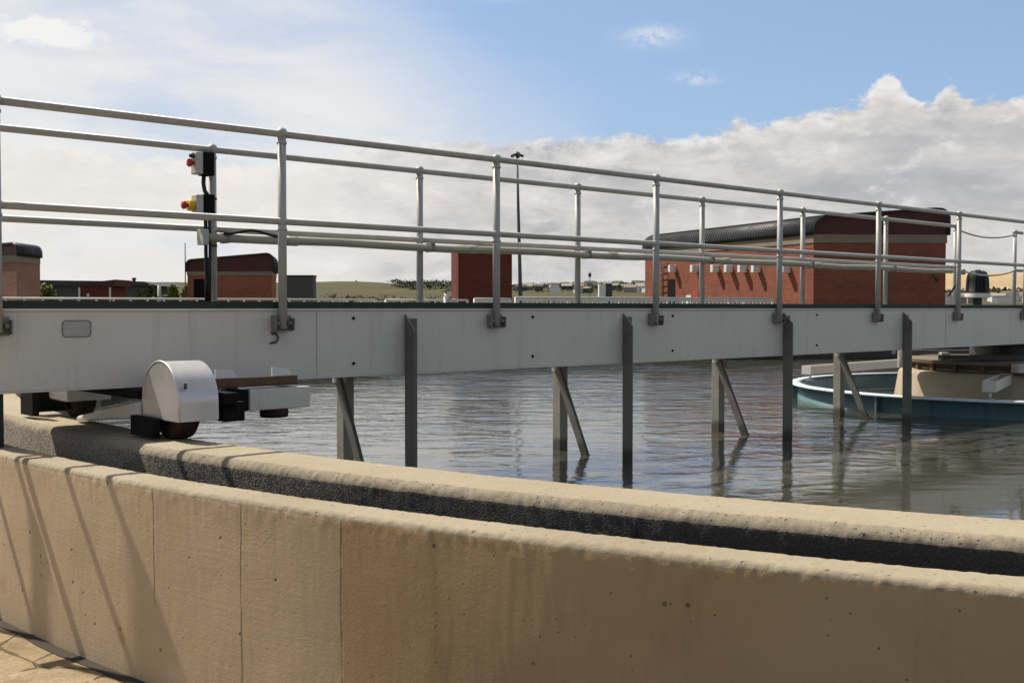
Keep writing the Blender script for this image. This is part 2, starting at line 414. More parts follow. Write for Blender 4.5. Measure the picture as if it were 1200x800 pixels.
RI_I, RI_O, ZI = 11.72, 12.045, 0.85
pi_ = [(RI_I, -0.9, 0, 2), (RI_I, 0.3, 0, 2), (RI_I, 0.6, 0.002, 2)]
pi_ += arc(RI_I + 0.015, ZI - 0.015, 0.015, math.pi, math.pi/2, 3, 0.003, 0)
for k in range(1, 10): pi_.append((RI_I + 0.015 + (RI_O - RI_I - 0.085)*k/9, ZI, 0.0022, 0))
pi_ += [(RI_O - 0.05, ZI - 0.001, 0.004, 0), (RI_O - 0.035, ZI - 0.003, 0.007, 1), (RI_O - 0.022, ZI - 0.009, 0.009, 1), (RI_O - 0.010, ZI - 0.018, 0.009, 1), (RI_O - 0.003, ZI - 0.030, 0.007, 1), (RI_O, ZI - 0.042, 0.005, 2), (RI_O, ZI - 0.054, 0.003, 2)]
for k in range(1, 22): pi_.append((RI_O, ZI - 0.062 - 0.016*k, 0.0025, 2))
pi_ += [(RI_O, 0.2, 0, 2), (RI_O, -0.05, 0, 2)]
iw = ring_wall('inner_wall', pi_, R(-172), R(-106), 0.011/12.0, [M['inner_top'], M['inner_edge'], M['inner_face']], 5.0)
tag(iw, 'curved inner tank wall with sandy top and dark stony face that the bridge wheels run on', 'wall')
# pale vertical joint strips on the inner wall face
def wall_strip(name, px, w, z0, z1, mat, rad):
    th = face_theta(px, rad); mb = MB()
    for i in range(8):
        za = z0 + (z1 - z0)*i/8; zb = z0 + (z1 - z0)*(i+1)/8
        t0, t1 = th - w/2/rad, th + w/2/rad
        q = [((rad + r_)*math.cos(t_), (rad + r_)*math.sin(t_), z_) for (r_, t_, z_) in ((-.02, t0, za), (-.02, t1, za), (.004, t1, za), (.004, t0, za))]
        q2 = [(x, y, zb) for x, y, z in q]
        mb.hexa(q, q2)
    return mb.build(name, mat, iw)
wall_strip('joint_seal', 744, 0.016, 0.3, 0.79, M['dark_steel'], RI_O)
# chalk strokes on the shaded stony face
mb = MB()
for px, dy, h, lean in ((124, 0, .042, .006), (127.5, .004, .038, .006), (131, .008, .04, .006), (134.5, .004, .03, .012), (138, -.004, .045, -.004), (141.5, .006, .05, .004)):
    th = face_theta(px, RI_O + 0.012); rr = RI_O + 0.012
    p = Vector((rr*math.cos(th), rr*math.sin(th), 0.70 - dy)); q = Vector((rr*math.cos(th + lean/12), rr*math.sin(th + lean/12), 0.70 - dy + h))
    mb.tube([p, (p + q)/2, q], 0.0032, 6)
th = face_theta(142, RI_O + 0.012); th2 = face_theta(149, RI_O + 0.012); rr = RI_O + 0.012
mb.tube([(rr*math.cos(th), rr*math.sin(th), 0.752), (rr*math.cos(th2), rr*math.sin(th2), 0.756)], 0.0032, 6)
mb.build('chalk_mark', M['chalk'], iw)

# ------------------------------------------------------------------ channel, water, ground
def disc(name, r0, r1, z, mat, seg=160, rings=1):
    mb = MB(); mb.lathe([(r0 + (r1-r0)*i/rings, z) for i in range(rings+1)], (0, 0, 0), seg, smooth=False)
    o = mb.build(name, mat, loc=C, recalc=False)
    return o
def water_mat(name, base, strength):
    mt, t, b = new_mat(name)
    v = t.obj(); x, y, z = t.sep(v)
    v1 = t.scale(v, (1.0, 1.9, 1), (0, 0, R(-20)))
    a1 = t.noise(v1, 0.8, 2, 0.5, 0.3); a2 = t.noise(v1, 1.9, 4, 0.5, 0.7); a3 = t.noise(t.scale(v, (1, 1.6, 1), (0, 0, R(-38))), 8.0, 3, 0.5, 0.3)
    calm = t.ss(t.noise(v, 0.25, 3, 0.5), 0.36, 0.60, 0.5, 1.0)
    # sheltered smoother water between the bridge and the near right wall
    lee = t.m('MULTIPLY', t.ss(t.m('ADD', x, t.m('MULTIPLY', a1, 2.0)), -5.2, -2.6), t.ss(t.m('ADD', y, t.m('MULTIPLY', a1, 1.5)), -3.6, -6.0))
    calm = t.m('MULTIPLY', calm, t.m('SUBTRACT', 1, t.m('MULTIPLY', lee, 0.72)))
    calm = t.m('MULTIPLY', calm, t.ss(y, -6.0, -1.0, 1.0, 1.9))
    h = t.m('ADD', t.m('MULTIPLY', a1, 0.45), t.m('ADD', t.m('MULTIPLY', a2, 0.50), t.m('MULTIPLY', a3, 0.05)))
    murk = t.noise(v, 0.3, 4, 0.6)
    t.put(b.inputs['Base Color'], t.mix(t.lin(murk, 0.3, 0.7), c4(tuple(x_*0.85 for x_ in base)), c4(tuple(x_*1.2 for x_ in base))))
    b.inputs['Roughness'].default_value = 0.06; b.inputs['IOR'].default_value = 1.75; b.inputs['Specular IOR Level'].default_value = 0.5
    b.inputs['Subsurface Weight'].default_value = 1.0; b.inputs['Subsurface Radius'].default_value = (1.0, 1.0, 0.8); b.inputs['Subsurface Scale'].default_value = 0.5
    n = t.node('ShaderNodeBump'); n.inputs['Distance'].default_value = 0.12; t.put(n.inputs['Strength'], t.m('MULTIPLY', calm, strength)); t.put(n.inputs['Height'], h)
    t.put(b.inputs['Normal'], n.outputs[0])
    return mt
M['water'] = water_mat('murky_water', (0.068, 0.066, 0.047), 0.27)
tag(disc('water', 0.001, RI_I + 0.02, WATER, M['water'], 160, 4), kind='structure')
tag(disc('channel_floor', RI_O - 0.02, RO_I + 0.02, 0.12, M['dark_steel']), kind='structure')

def ground_mat():
    mt, t, b = new_mat('site_ground')
    v = t.obj(); x, y, z = t.sep(v)
    dx = t.m('SUBTRACT', x, C.x); dy = t.m('SUBTRACT', y, C.y)
    dist = t.m('SQRT', t.m('ADD', t.m('MULTIPLY', dx, dx), t.m('MULTIPLY', dy, dy)))
    f = t.noise(v, 40, 6, 0.7); g = t.noise(v, 3.5, 6, 0.65, 0.4); big = t.noise(v, 0.6, 4, 0.6)
    near = t.mix(t.lin(g, 0.32, 0.68), (0.27, 0.19, 0.105, 1), (0.46, 0.36, 0.23, 1))
    near = t.mix(t.ss(g, 0.60, 0.68, 0, 0.6), near, (0.52, 0.45, 0.34, 1))
    near = t.mix(t.lin(f, 0.3, 0.7, 0.5, 0), near, (0.12, 0.09, 0.055, 1))
    vo = t.voro(v, 2.2, 'DISTANCE_TO_EDGE'); crack = t.ss(t.m('ADD', vo.outputs['Distance'], t.m('MULTIPLY', t.m('SUBTRACT', g, 0.5), 0.16)), 0.014, 0.003)
    near = t.mix(t.m('MULTIPLY', crack, 0.7), near, (0.06, 0.045, 0.028, 1))
    n1 = t.noise(v, 0.012, 6, 0.65); n2 = t.noise(v, 0.09, 6, 0.7); n3 = t.noise(v, 0.9, 5, 0.7)
    field = t.mix(t.lin(n1, 0.36, 0.64), (0.050, 0.052, 0.020, 1), (0.100, 0.084, 0.046, 1))
    field = t.mix(t.lin(n2, 0.42, 0.68, 0, 0.6), field, (0.040, 0.052, 0.018, 1))
    field = t.mix(t.lin(n3, 0.35, 0.7, 0, 0.4), field, (0.11, 0.098, 0.05, 1))
    dark_ground = t.mix(t.lin(n3, 0.35, 0.65), (0.035, 0.040, 0.016, 1), (0.075, 0.065, 0.030, 1))
    near = t.mix(t.ss(t.m('ADD', x, t.m('MULTIPLY', t.m('SUBTRACT', g, .5), 1.5)), -0.9, -0.3), near, dark_ground)  # unseen ground at right darkened to send less bounce onto the wall
    col = t.mix(t.ss(dist, 16, 24), near, field)
    t.put(b.inputs['Base Color'], col); b.inputs['Roughness'].default_value = 0.97; b.inputs['Specular IOR Level'].default_value = 0.1
    h = t.m('SUBTRACT', t.m('ADD', g, t.m('MULTIPLY', f, 0.4)), t.m('MULTIPLY', crack, 0.7))
    t.put(b.inputs['Normal'], t.bump(h, 0.7, 0.03))
    return mt
def smooth(x, a, b):
    x = max(0, min(1, (x-a)/(b-a))); return x*x*(3-2*x)
def gh(x, y):
    r = math.hypot(x, y); a = math.degrees(math.atan2(x, y))
    if r < 90: return 0.0
    el = 0.0215 if a < -4 else 0.0185
    if -8 < a < 0: el = 0.0215 + (0.0185 - 0.0215)*(a + 8)/8
    h = (1.5 + el*1100)*smooth(r, 90, 1150)
    h *= 1 + 0.10*noise.fractal(Vector((a*0.16, r/600.0, 1)), 1, 2, 3)*smooth(r, 200, 900)
    if r > 1200: h -= (r - 1200)*0.012
    return h
mb = MB(); rad = [0, 3, 6, 10, 15, 22, 30, 45, 65, 90] + [90*1.16**k for k in range(1, 26)]
angs = []; a = -180.0
while a < 180: angs.append(a); a += 0.8 if -34 < a < 34 else 4
rows = []
for r in rad[1:]:
    rows.append([mb.bm.verts.new((r*math.sin(R(a)), r*math.cos(R(a)), gh(r*math.sin(R(a)), r*math.cos(R(a))))) for a in angs])
c0 = mb.bm.verts.new((0, 0, 0))
for k in range(len(angs)): mb.face([c0, rows[0][k], rows[0][(k+1) % len(angs)]], True)
for i in range(len(rows)-1):
    for k in range(len(angs)):
        j = (k+1) % len(angs); mb.face([rows[i][k], rows[i][j], rows[i+1][j], rows[i+1][k]], True)
tag(mb.build('ground', ground_mat()), kind='structure')
# dark brown strip along the foot of the outer wall
mb = MB()
for i in range(240):
    pass
gap = MB(); pts = []
for i in range(361):
    th = 2*math.pi*i/360; w = 0.05 + 0.035*noise.noise(Vector((i*0.9, 2, 0))); pts.append((th, w))
prev = None; first = None
for th, w in pts:
    a_ = gap.bm.verts.new(((RO_O - .02)*math.cos(th), (RO_O - .02)*math.sin(th), 0.006)); b_ = gap.bm.verts.new(((RO_O + w)*math.cos(th), (RO_O + w)*math.sin(th), 0.004))
    if prev: gap.face([prev[0], prev[1], b_, a_])
    prev = (a_, b_)
tag(gap.build('wall_foot_strip', surf('dark_brown_strip', (0.040, 0.028, 0.017), 0.95, 0, 0.4, 20, 90, 0.4, 0.01), loc=C), kind='structure')

# sandy hill far off on the right
mb = MB(); rows = []
for i in range(26):
    r = 520 + i*28; row = []
    for k in range(60):
        a = 13.5 + k*0.5
        prof = math.sin(math.pi*i/25)
        e = 0.0255*smooth(a, 13.5, 21)*(1 - 0.22*smooth(a, 23, 33))
        h = (1.5 + e*870)*prof**0.8*(1 + 0.04*noise.noise(Vector((a*0.35, i*0.2, 0)))) - 1
        row.append(mb.bm.verts.new((r*math.sin(R(a)), r*math.cos(R(a)), gh(r*math.sin(R(a)), r*math.cos(R(a)))*0.25 + h*0.96)))
    rows.append(row)
for i in range(25):
    for k in range(59): mb.face([rows[i][k], rows[i][k+1], rows[i+1][k+1], rows[i+1][k]], True)
tag(mb.build('sandy_hill', surf('sandy_soil', (0.37, 0.265, 0.135), 0.97, 0, 0.22, 0.02, 0.5, 0, 0.01, (0.20, 0.16, 0.08), 0.5)), kind='structure')

# ------------------------------------------------------------------ the rotating bridge
BR = empty('access_bridge', O, math.atan2(A.y, A.x), 'pale grey rotating walkway bridge with tube handrails crossing the round water tank', 'bridge')
def L(u, v, z): return Vector((u, -v, z))
W = 0.81
U0, U1 = -1.65, 13.6
GB = 1.108
def u_at_(px):
    k = (px - 600)/F; return (k*O.y - O.x)/(A.x - k*A.y)
def girder(near):
    mb = MB(); s = -1 if near else 1; y0 = 0 if near else W
    yin = y0 - s*0.085
    mb.box((U0, min(y0, y0 - s*.008), GB), (U1, max(y0, y0 - s*.008), BT - .010))
    for z0, z1 in ((BT - .010, BT), (GB - .010, GB)):
        mb.box((U0, min(y0 + s*.006, yin), z0), (U1, max(y0 + s*.006, yin), z1))
    return mb.build('girder', M['paint'], BR, 0.0035)
gn = girder(True); gf = girder(False)
mb = MB(); mb.box((U0, -.010, BT - .004), (U1, .004, BT + .0055)); mb.build('edge_strip', M['rail_white'], gn)
for px in (371, 1108):
    mb = MB(); mb.box((u_at_(px) - .0025, -.0022, GB + .002), (u_at_(px) + .0025, .002, BT - .012)); mb.build('weld_seam', M['galv'], gn)
# bolts in pairs on the near girder, butt joints of its plates
def u_at(px, v=0.0):
    k = (px - 600)/F; p = O + N*v
    return (k*p.y - p.x)/(A.x - k*A.y)
for px in (414, 624, 788, 957):
    for z in (BT - .055, GB + .075):
        b_ = MB(); b_.lathe([(0.0001, -.010), (.008, -.010), (.010, -.006), (.010, .004)], (0, 0, 0), 12, axis='y', smooth=False)
        b_.build('bolt', M['black'], gn, loc=(u_at(px), 0, z))
# end plate, deck
mb = MB(); mb.box((U0 - .012, 0, GB - .01), (U0, W, BT)); mb.build('end_plate', M['paint'], BR, .002)
mb = MB(); y = 0.004
mb.box((U0, .006, BT + .002), (U1, .022, BT + .046)); mb.box((U0, W - .022, BT + .002), (U1, W - .006, BT + .046))
x = U0
while x < U1:
    mb.box((x, .022, BT + .006), (x + .008, W - .022, BT + .040)); x += .042
y = .06
while y < W - .03:
    mb.box((U0, y, BT + .008), (U1, y + .007, BT + .038)); y += .042
mb.box((U0, .024, BT + .003), (U1, W - .024, BT + .0075))  # solid sheet added under the grating bars to stop sun passing through
mb.build('deck_grating', M['grating'], BR)
for u in [U0 + .4 + 1.085*k for k in range(14)]:
    mb = MB(); mb.box((u, .086, GB + .26), (u + .06, W - .086, GB + .34)); mb.build('cross_member', M['paint'], BR)

SP = 1.69; RT = 2.560; RM = 2.044
def handrail(near):
    s = -1 if near else 1
    yp = -.034 if near else W + .034
    us = [-2.02, -1.615] + [SP*k for k in range(8)] if near else [-2.11, -1.69] + [SP*k for k in range(8)]
    mb = MB()
    rr = MB()
    uend = U1 if near else SP*6
    rr.tube([(us[0], yp, RT), (uend, yp, RT)], .0215, 14); top = rr.build('top_rail', M['galv'], BR)
    rr = MB(); rr.tube([(us[0], yp, RM), (uend, yp, RM)], .0205, 14); mid = rr.build('mid_rail', M['galv'], BR)
    proto = None
    for u in us:
        if proto is None:
            mb = MB()
            mb.tube([(0, 0, BT - .115), (0, 0, RT)], .0255, 16)
            mb.ball((0, 0, RT + .004), .035, 16, 10); mb.ball((0, 0, RM), .033, 16, 10)
            mb.tube([(0, 0, RT - .06), (0, 0, RT - .045)], .030, 16); mb.tube([(0, 0, RM - .055), (0, 0, RM - .042)], .030, 16)
            proto = mb.build('rail_post', M['galv'], BR, loc=(u, yp, 0))
            bb = MB(); q = -s
            bb.box((-.062, min(q*.010, q*.028), BT - .125), (.062, max(q*.010, q*.028), BT - .035))
            for sx in (-1, 1):
                bb.box((sx*.062 - .004, min(-q*.030, q*.010), BT - .125), (sx*.062 + .004, max(-q*.030, q*.010), BT - .05))
            bb.box((-.05, min(-q*.030, q*.010), BT - .131), (.05, max(-q*.030, q*.010), BT - .124))
            for sx in (-1, 1):
                bb.lathe([(.0001, -.022), (.010, -.022), (.0135, -.014), (.0135, .010)] if s < 0 else [(.0135, -.01), (.0135, .014), (.010, .022), (.0001, .022)], (sx*.043, 0, BT - .082), 10, axis='y', smooth=False)
            bb.build('foot_bracket', M['bracket'], proto, .002)
        else:
            copy_part(proto, BR, (u - us[0], 0, 0))
    return yp
ypn = handrail(True); ypf = handrail(False)
lb = MB(); lb.bar((U0 - .013, ypn, BT - .085), (-2.06, ypn, BT - .085), .03, .05); lb.build('landing_bar', M['galv'], BR, .003)
lb = MB(); lb.bar((U0 - .013, ypf, BT - .085), (-2.15, ypf, BT - .085), .03, .05); lb.build('landing_bar', M['galv'], BR, .003)
# two slack chains closing the far side beyond the sixth post
for nm, z in (('gate_chain', RT - .03), ('gate_chain', RM - .01)):
    mb = MB(); a0, a1 = SP*6, SP*7
    mb.tube([(a0 + (a1-a0)*i/16, ypf, z - .075*4*(i/16)*(1 - i/16)) for i in range(17)], .011, 8); mb.build(nm, M['galv'], BR)
rr = MB(); rr.tube([(SP*7, ypf, RT), (U1, ypf, RT)], .0215, 12); rr.build('top_rail', M['galv'], BR)
rr = MB(); rr.tube([(SP*7, ypf, RM), (U1, ypf, RM)], .0205, 12); rr.build('mid_rail', M['galv'], BR)
# cream conduit clipped to the inside of the far handrail
mb = MB(); yc = ypf - .07; zc = 1.985
pts = [(-.09, yc, zc)]
k = 0
while pts[-1][0] < SP*6 - .25: pts.append((pts[-1][0] + .5, yc, zc + .006*math.sin(k*1.7))); k += 1
mb.tube(pts, .029, 14)
for u in [.5 + 1.6*k for k in range(7)]: mb.tube([(u, yc, zc), (u + .09, yc, zc)], .033, 14)
cd = mb.build('cable_conduit', M['conduit'], BR)
mb = MB(); mb.box((-.125, yc - .045, zc - .05), (-.085, yc + .045, zc + .05)); mb.build('conduit_end_box', M['grey_plastic'], cd, .004)
for u in [SP*k + .05 for k in range(0, 7)]:
    mb = MB(); mb.box((u, yc - .032, zc - .033), (u + .02, ypf, zc + .034)); mb.build('pipe_clip', M['bracket'], cd, .003)
mb = MB(); mb.tube([(SP*6 - .12, yc, zc + .0), (SP*6 - .05, yc, zc - .02), (SP*6 - .06, yc, zc - .12), (SP*6 - .30, yc, zc - .30)], .012, 8); mb.build('loose_cable', M['rubber'], cd)
mb = MB(); mb.tube([(.03 + .40*i/14, yc - .03, zc + .026 + .03*math.sin(math.pi*i/14)**2) for i in range(15)], .010, 8); mb.build('loose_cable', M['rubber'], cd)

# switch boxes on the far post
def switch(z, yellow):
    y0 = ypf - .05
    mb = MB(); mb.box((-.105, y0 - .045, z - .075), (-.030, y0 + .045, z + .075)); bx = mb.build('switch_box', M['black'], BR, .006)
    mb = MB(); mb.box((-.155, y0 - .042, z - .070), (-.107, y0 + .042, z + .070)); fr = mb.build('box_cover', M['grey_plastic'], bx, .008)
    xk = -.157
    if yellow:
        mb = MB(); mb.lathe([(.036, 0), (.036, -.036), (.030, -.04)], (xk, y0, z), 24, True, axis='x'); mb.build('switch_collar', M['yellow'], bx); xk -= .04
    mb = MB(); mb.lathe([(.014, .0), (.014, -.014), (.025, -.017), (.027, -.030), (.022, -.037), (.0001, -.039)], (xk, y0, z), 24, axis='x')
    mb.build('switch_knob', M['red'], bx)
    if not yellow:
        mb = MB(); mb.lathe([(.0001, -.03), (.014, -.028), (.015, 0)], (-.157, y0 - .01, z + .045), 14, axis='x'); mb.build('reset_button', M['dark_steel'], bx)
    return bx
b1 = switch(2.455, False); b2 = switch(2.185, True)
b1['label'] = 'upper grey switch box with a small red knob'; b2['label'] = 'lower switch box with red knob on a yellow collar'
mb = MB(); y0 = ypf - .05
mb.tube([(-.085, y0, 2.38), (-.088, y0, 2.33), (-.080, y0, 2.285), (-.055, y0, 2.25), (-.02, y0 + .01, 2.235)], .0135, 10); mb.build('box_cable', M['rubber'], b1)
mb = MB(); mb.tube([(-.075, y0, 2.11), (-.075, y0, 2.06), (-.072, y0, 2.02), (-.075, y0, 1.9), (-.070, y0, 1.7), (-.074, y0, 1.57)], .012, 10)
mb.tube([(-.06, y0 - .02, 2.11), (-.058, y0 - .02, 2.05), (-.055, y0 - .02, 2.0), (-.058, y0 - .02, 1.8), (-.062, y0 - .02, 1.57)], .010, 10); mb.build('box_cable', M['rubber'], b2)
for z in (2.235, 1.93):
    mb = MB(); mb.tube([(0, ypf, z), (0, ypf, z + .012)], .0285, 16); mb.build('cable_tie', M['rubber'], BR)

# scraper hangers
def fin():
    mb = MB()
    mb.hexa([(0, -.006, BT - .03), (0, -.105, BT - .13), (0, -.105, -.5), (0, -.006, -.5)], [(.012, -.006, BT - .03), (.012, -.105, BT - .13), (.012, -.105, -.5), (.012, -.006, -.5)])
    mb.box((.012, -.018, -.5), (.095, -.006, BT - .06))
    return mb
p0 = None
for px in (482, 738, 926, 1066):
    u = u_at(px, .08)
    if p0 is None:
        p0 = fin().build('scraper_hanger', M['hanger_steel'], BR, .002, loc=(u, 0, 0)); pu = u
    else: copy_part(p0, BR, (u - pu, 0, 0))
q0 = None
for i in range(4):
    u = .996 + 2.145*i
    if q0 is None:
        mb = MB(); mb.box((-.045, 0, -.5), (.045, .09, GB - .012)); q0 = mb.build('scraper_post', M['post_steel'], BR, .004, loc=(u, W - .045, 0))
        mb = MB(); mb.bar((-.105, -.03, GB - .075), (-.105, -.47, WATER - .25), .068, .03, (1, 0, 0)); mb.build('brace', M['hanger_steel'], q0, .003)
        mb = MB(); mb.box((-.125, -.035, GB - .10), (-.045, .02, GB - .015)); mb.build('brace_lug', M['paint'], q0, .003)
        qu = u
    else: copy_part(q0, BR, (u - qu, 0, 0))
mb = MB(); mb.box((9.35, W + .35, .80), (9.62, W + .37, GB - .02)); mb.tube([(9.30, W + .3, .80), (9.30, W + .3, GB)], .02, 10); mb.box((9.25, W - .02, GB - .05), (9.65, W + .4, GB - .011)); mb.build('drop_bracket', M['paint'], BR)

# data plate frame, cleat
uP = [u_at(73), u_at(106)]
mb = MB(); z0, z1 = EYE - 33.0/F*5.93, EYE - 14.5/F*5.93
def rrect(u0, u1, z0, z1, r, n=5):
    P = []
    for cx, cz, a0 in ((u1 - r, z1 - r, 0), (u0 + r, z1 - r, 90), (u0 + r, z0 + r, 180), (u1 - r, z0 + r, 270)):
        for i in range(n + 1): a = R(a0 + 90*i/n); P.append((cx + r*math.cos(a), cz + r*math.sin(a)))
    return P
outer = rrect(uP[0], uP[1], z0, z1, .018)
mb.tube([(u, -.003, z) for u, z in outer] + [(outer[0][0], -.003, outer[0][1])], .003, 6, False)
fp = mb.build('data_plate', M['bracket'], BR)
mb = MB(); mb.prism([(u, -.0025, z) for u, z in rrect(uP[0], uP[1], z0, z1, .018)], (0, .004, 0)); mb.build('plate_face', M['galv'], fp)
mb = MB(); uc = u_at(320); zc2 = EYE - 36.0/F*6.62
mb.tube([(uc - .02, -.012, zc2 + .035), (uc + .012, -.018, zc2 + .03), (uc + .022, -.022, zc2 + .005), (uc + .012, -.018, zc2 - .018), (uc - .022, -.012, zc2 - .026)], .0065, 8); mb.build('cleat_hook', M['dark_steel'], BR)

# ------------------------------------------------------------------ wheel carriage under the bridge
HV0, HV1, HU0, HU1, HB = .17, .60, -.93, -.705, .955
mb = MB(); rr_ = (HV1 - HV0)/2; vc = (HV0 + HV1)/2; zc_ = 1.255 - rr_
poly = [(HV0, HB)] + [(vc + rr_*math.cos(R(180 - 180*i/28)), zc_ + rr_*math.sin(R(180 - 180*i/28))) for i in range(29)] + [(HV1, HB)]
P0 = [L(HU0, v, z) for v, z in poly]; P1 = [L(HU1, v, z) for v, z in poly]
V0 = [mb.bm.verts.new(p) for p in P0]; V1 = [mb.bm.verts.new(p) for p in P1]
mb.face(V0, False); mb.face(V1, False)
for i in range(len(V0)-1): mb.face([V0[i], V0[i+1], V1[i+1], V1[i]], True)
hood = mb.build('wheel_hood', M['hood'], BR, .010)
sd = hood.modifiers.new('norm', 'WEIGHTED_NORMAL')
# rolled lip round the hood's outer face, latch
mb = MB(); mb.tube([p + Vector((.004, 0, 0)) for p in P0], .0065, 8); mb.build('hood_lip', M['hood'], hood)
mb = MB(); mb.box(L(HU0 + .03, HV1 + .004, 1.12), L(HU0 + .045, HV1 - .004, 1.15)); mb.build('hood_latch', M['dark_steel'], hood)
def wheel(u, v, r=.165):
    mb = MB(); mb.lathe([(.09, -.062), (r - .02, -.062), (r - .004, -.052), (r, -.03), (r, .03), (r - .004, .052), (r - .02, .062), (.09, .062)], L(u, v, .85 + r - .004), 40, axis='x')
    w_ = mb.build('wheel', M['tyre'], BR)
    mb = MB(); mb.lathe([(.0001, -.07), (.03, -.07), (.035, -.05), (.088, -.045), (.09, .045), (.035, .05), (.0001, .06)], L(u, v, .85 + r - .004), 24, axis='x'); mb.build('hub', M['dark_steel'], w_)
    return w_
wheel(-.835, .385); wheel(-.76, -1.15, .14)
# far hood, boxy
mb = MB(); mb.box(L(-.90, -1.00, .957), L(-.62, -1.30, 1.20)); mb.build('wheel_hood', M['hood'], BR, .008)
# black end carriage
mb = MB(); mb.box(L(-.95, .16, 1.045), L(-.60, -.95, GB - .012)); mb.box(L(-.68, .10, .99), L(-.60, .60, 1.09))
mb.box(L(-.68, .52, .94), L(-.56, .60, 1.04)); mb.build('end_carriage', M['black'], BR, .004)
mb = MB(); mb.box(L(-.985, .42, .862), L(-.945, .14, .965)); mb.build('rail_scraper', M['black'], BR, .004)
mb = MB(); mb.box(L(-1.06, -1.12, .87), L(-1.02, -1.34, 1.12)); mb.box(L(-1.0, -1.42, .87), L(-.66, -1.38, 1.12)); mb.build('rail_scraper', M['black'], BR, .004)
# slanting light deflector between the wheels
mb = MB()
mb.hexa([L(-.93, -.78, .858), L(-.76, -.78, .858), L(-.76, .14, .94), L(-.93, .14, .94)], [L(-.93, -.76, .89), L(-.76, -.76, .89), L(-.76, .14, 1.04), L(-.93, .14, 1.04)])
mb.build('wheel_deflector', M['paint'], BR, .012)
# outrigger with guide roller towards the water
mb = MB(); mb.box(L(-.68, .30, 1.098), L(-.10, .36, 1.108)); mb.box(L(-.68, .355, 1.108), L(-.10, .365, 1.150)); mb.box(L(-.68, .0, 1.098), L(-.62, .30, 1.108)); mb.box(L(-.16, .012, 1.098), L(-.10, .30, 1.108))
mb.build('outrigger_arm', M['rust'], BR, .002)
for u in (-.60, -.255):
    mb = MB(); mb.hexa([L(u, .352, 1.152), L(u + .13, .352, 1.152), L(u + .105, .352, 1.19), L(u, .352, 1.20)], [L(u, .340, 1.152), L(u + .13, .340, 1.152), L(u + .105, .340, 1.19), L(u, .340, 1.20)])
    mb.build('gusset', M['white'], BR)
mb = MB(); mb.box(L(-.405, .20, .965), L(-.02, .37, 1.085)); gb = mb.build('roller_housing', M['paint'], BR, .006)
mb = MB(); mb.box(L(-.60, .22, .965), L(-.407, .36, 1.08)); mb.build('dark_hollow', M['black'], BR, .006)  # black box standing in for the shaded hollow beside the housing
mb = MB(); mb.lathe([(.0001, -.03), (.075, -.03), (.08, -.02), (.08, .02), (.075, .03), (.0001, .03)], L(-.21, .29, .945), 28); mb.build('guide_roller', M['tyre'], BR)
mb = MB(); mb.box(L(-.50, .10, 1.086), L(-.44, .30, 1.098)); mb.build('roller_strap', M['dark_steel'], BR)
# hanging black strip by the outer end
mb = MB(); mb.box(L(-1.60, -.05, .62), L(-1.565, -.09, GB - .012)); mb.tube([L(-1.5, -.10, .72), L(-1.47, -.08, .66), L(-1.43, -.06, .64), L(-1.40, -.04, .62)], .016, 8); mb.build('trailing_cable', M['rubber'], BR)

# ------------------------------------------------------------------ centre of the tank
pier = empty('centre_pier', (C.x, C.y, 0), 0, 'stout round tan concrete pier standing inside the teal ring at the tank centre', 'pier')
mb = MB(); mb.lathe([(1.62, -.8), (1.50, .2), (1.42, .70), (1.40, .735), (1.36, .745), (.001, .746)], (0, 0, 0), 80); mb.build('pier_shaft', M['pier'], pier)
mb = MB(); mb.lathe([(1.22, .75), (1.22, .79), (1.18, .80), (1.18, .84), (1.30, .845), (1.31, .885), (1.28, .895), (.001, .896)], (0, 0, 0), 72, smooth=False); mb.build('bearing_ring', M['band_dark'], pier)
mb = MB()
mb.box((1.215, -.025, .752), (1.265, .025, .84)); bt0 = mb.build('bearing_bolt', M['rust'], pier)
for k in range(1, 22): copy_part(bt0, pier, (0, 0, 0)).rotation_euler = (0, 0, 2*math.pi*k/22)
mb = MB(); mb.lathe([(.55, .90), (.55, 1.06), (.001, 1.061)], (0, 0, 0), 48, smooth=False); mb.build('slip_ring_drum', M['dark_steel'], pier)
mb = MB(); mb.box((-.62, -1.45, .78), (-.32, -1.25, .88)); mb.build('junction_box', M['galv'], pier, .006)
mb = MB(); mb.box((-1.16, -.55, .897), (-1.05, -.45, .985)); mb.build('grease_box', M['hood'], pier, .006)
mb = MB(); mb.box((-1.28, -.9, .91), (1.2, -.75, .965)); xb = mb.build('cross_beam', M['dark_steel'], pier); copy_part(xb, pier, (0, 1.65, 0))

ring = empty('feed_well', (C.x, C.y, 0), 0, 'round teal ring with a pale flat rim standing in the water round the concrete pier', 'feed well')
RR, RZ = 2.74, .545
mb = MB(); mb.lathe([(RR - .05, -.6), (RR - .05, RZ - .012), (RR - .035, RZ - .004), (RR - .03, RZ - .004), (RR - .03, -.6)], (0, 0, 0), 128); mb.build('ring_wall', M['teal'], ring)
mb = MB(); mb.lathe([(RR - .07, RZ - .006), (RR - .07, RZ + .006), (RR + .05, RZ + .006), (RR + .052, RZ - .02), (RR + .045, RZ - .02), (RR + .04, RZ - .006), (RR - .07, RZ - .006)], (0, 0, 0), 128); mb.build('ring_rim', M['rim'], ring)
fl = None
for k in range(8):
    th = R(-146 + 45*k)
    if fl is None:
        mb = MB(); mb.box((RR - .028, -.012, -.5), (RR + .03, .012, RZ - .02)); fl = mb.build('joint_flange', M['teal'], ring)
    else: fl = copy_part(fl, ring, (0, 0, 0))
    fl.rotation_euler = (0, 0, th)
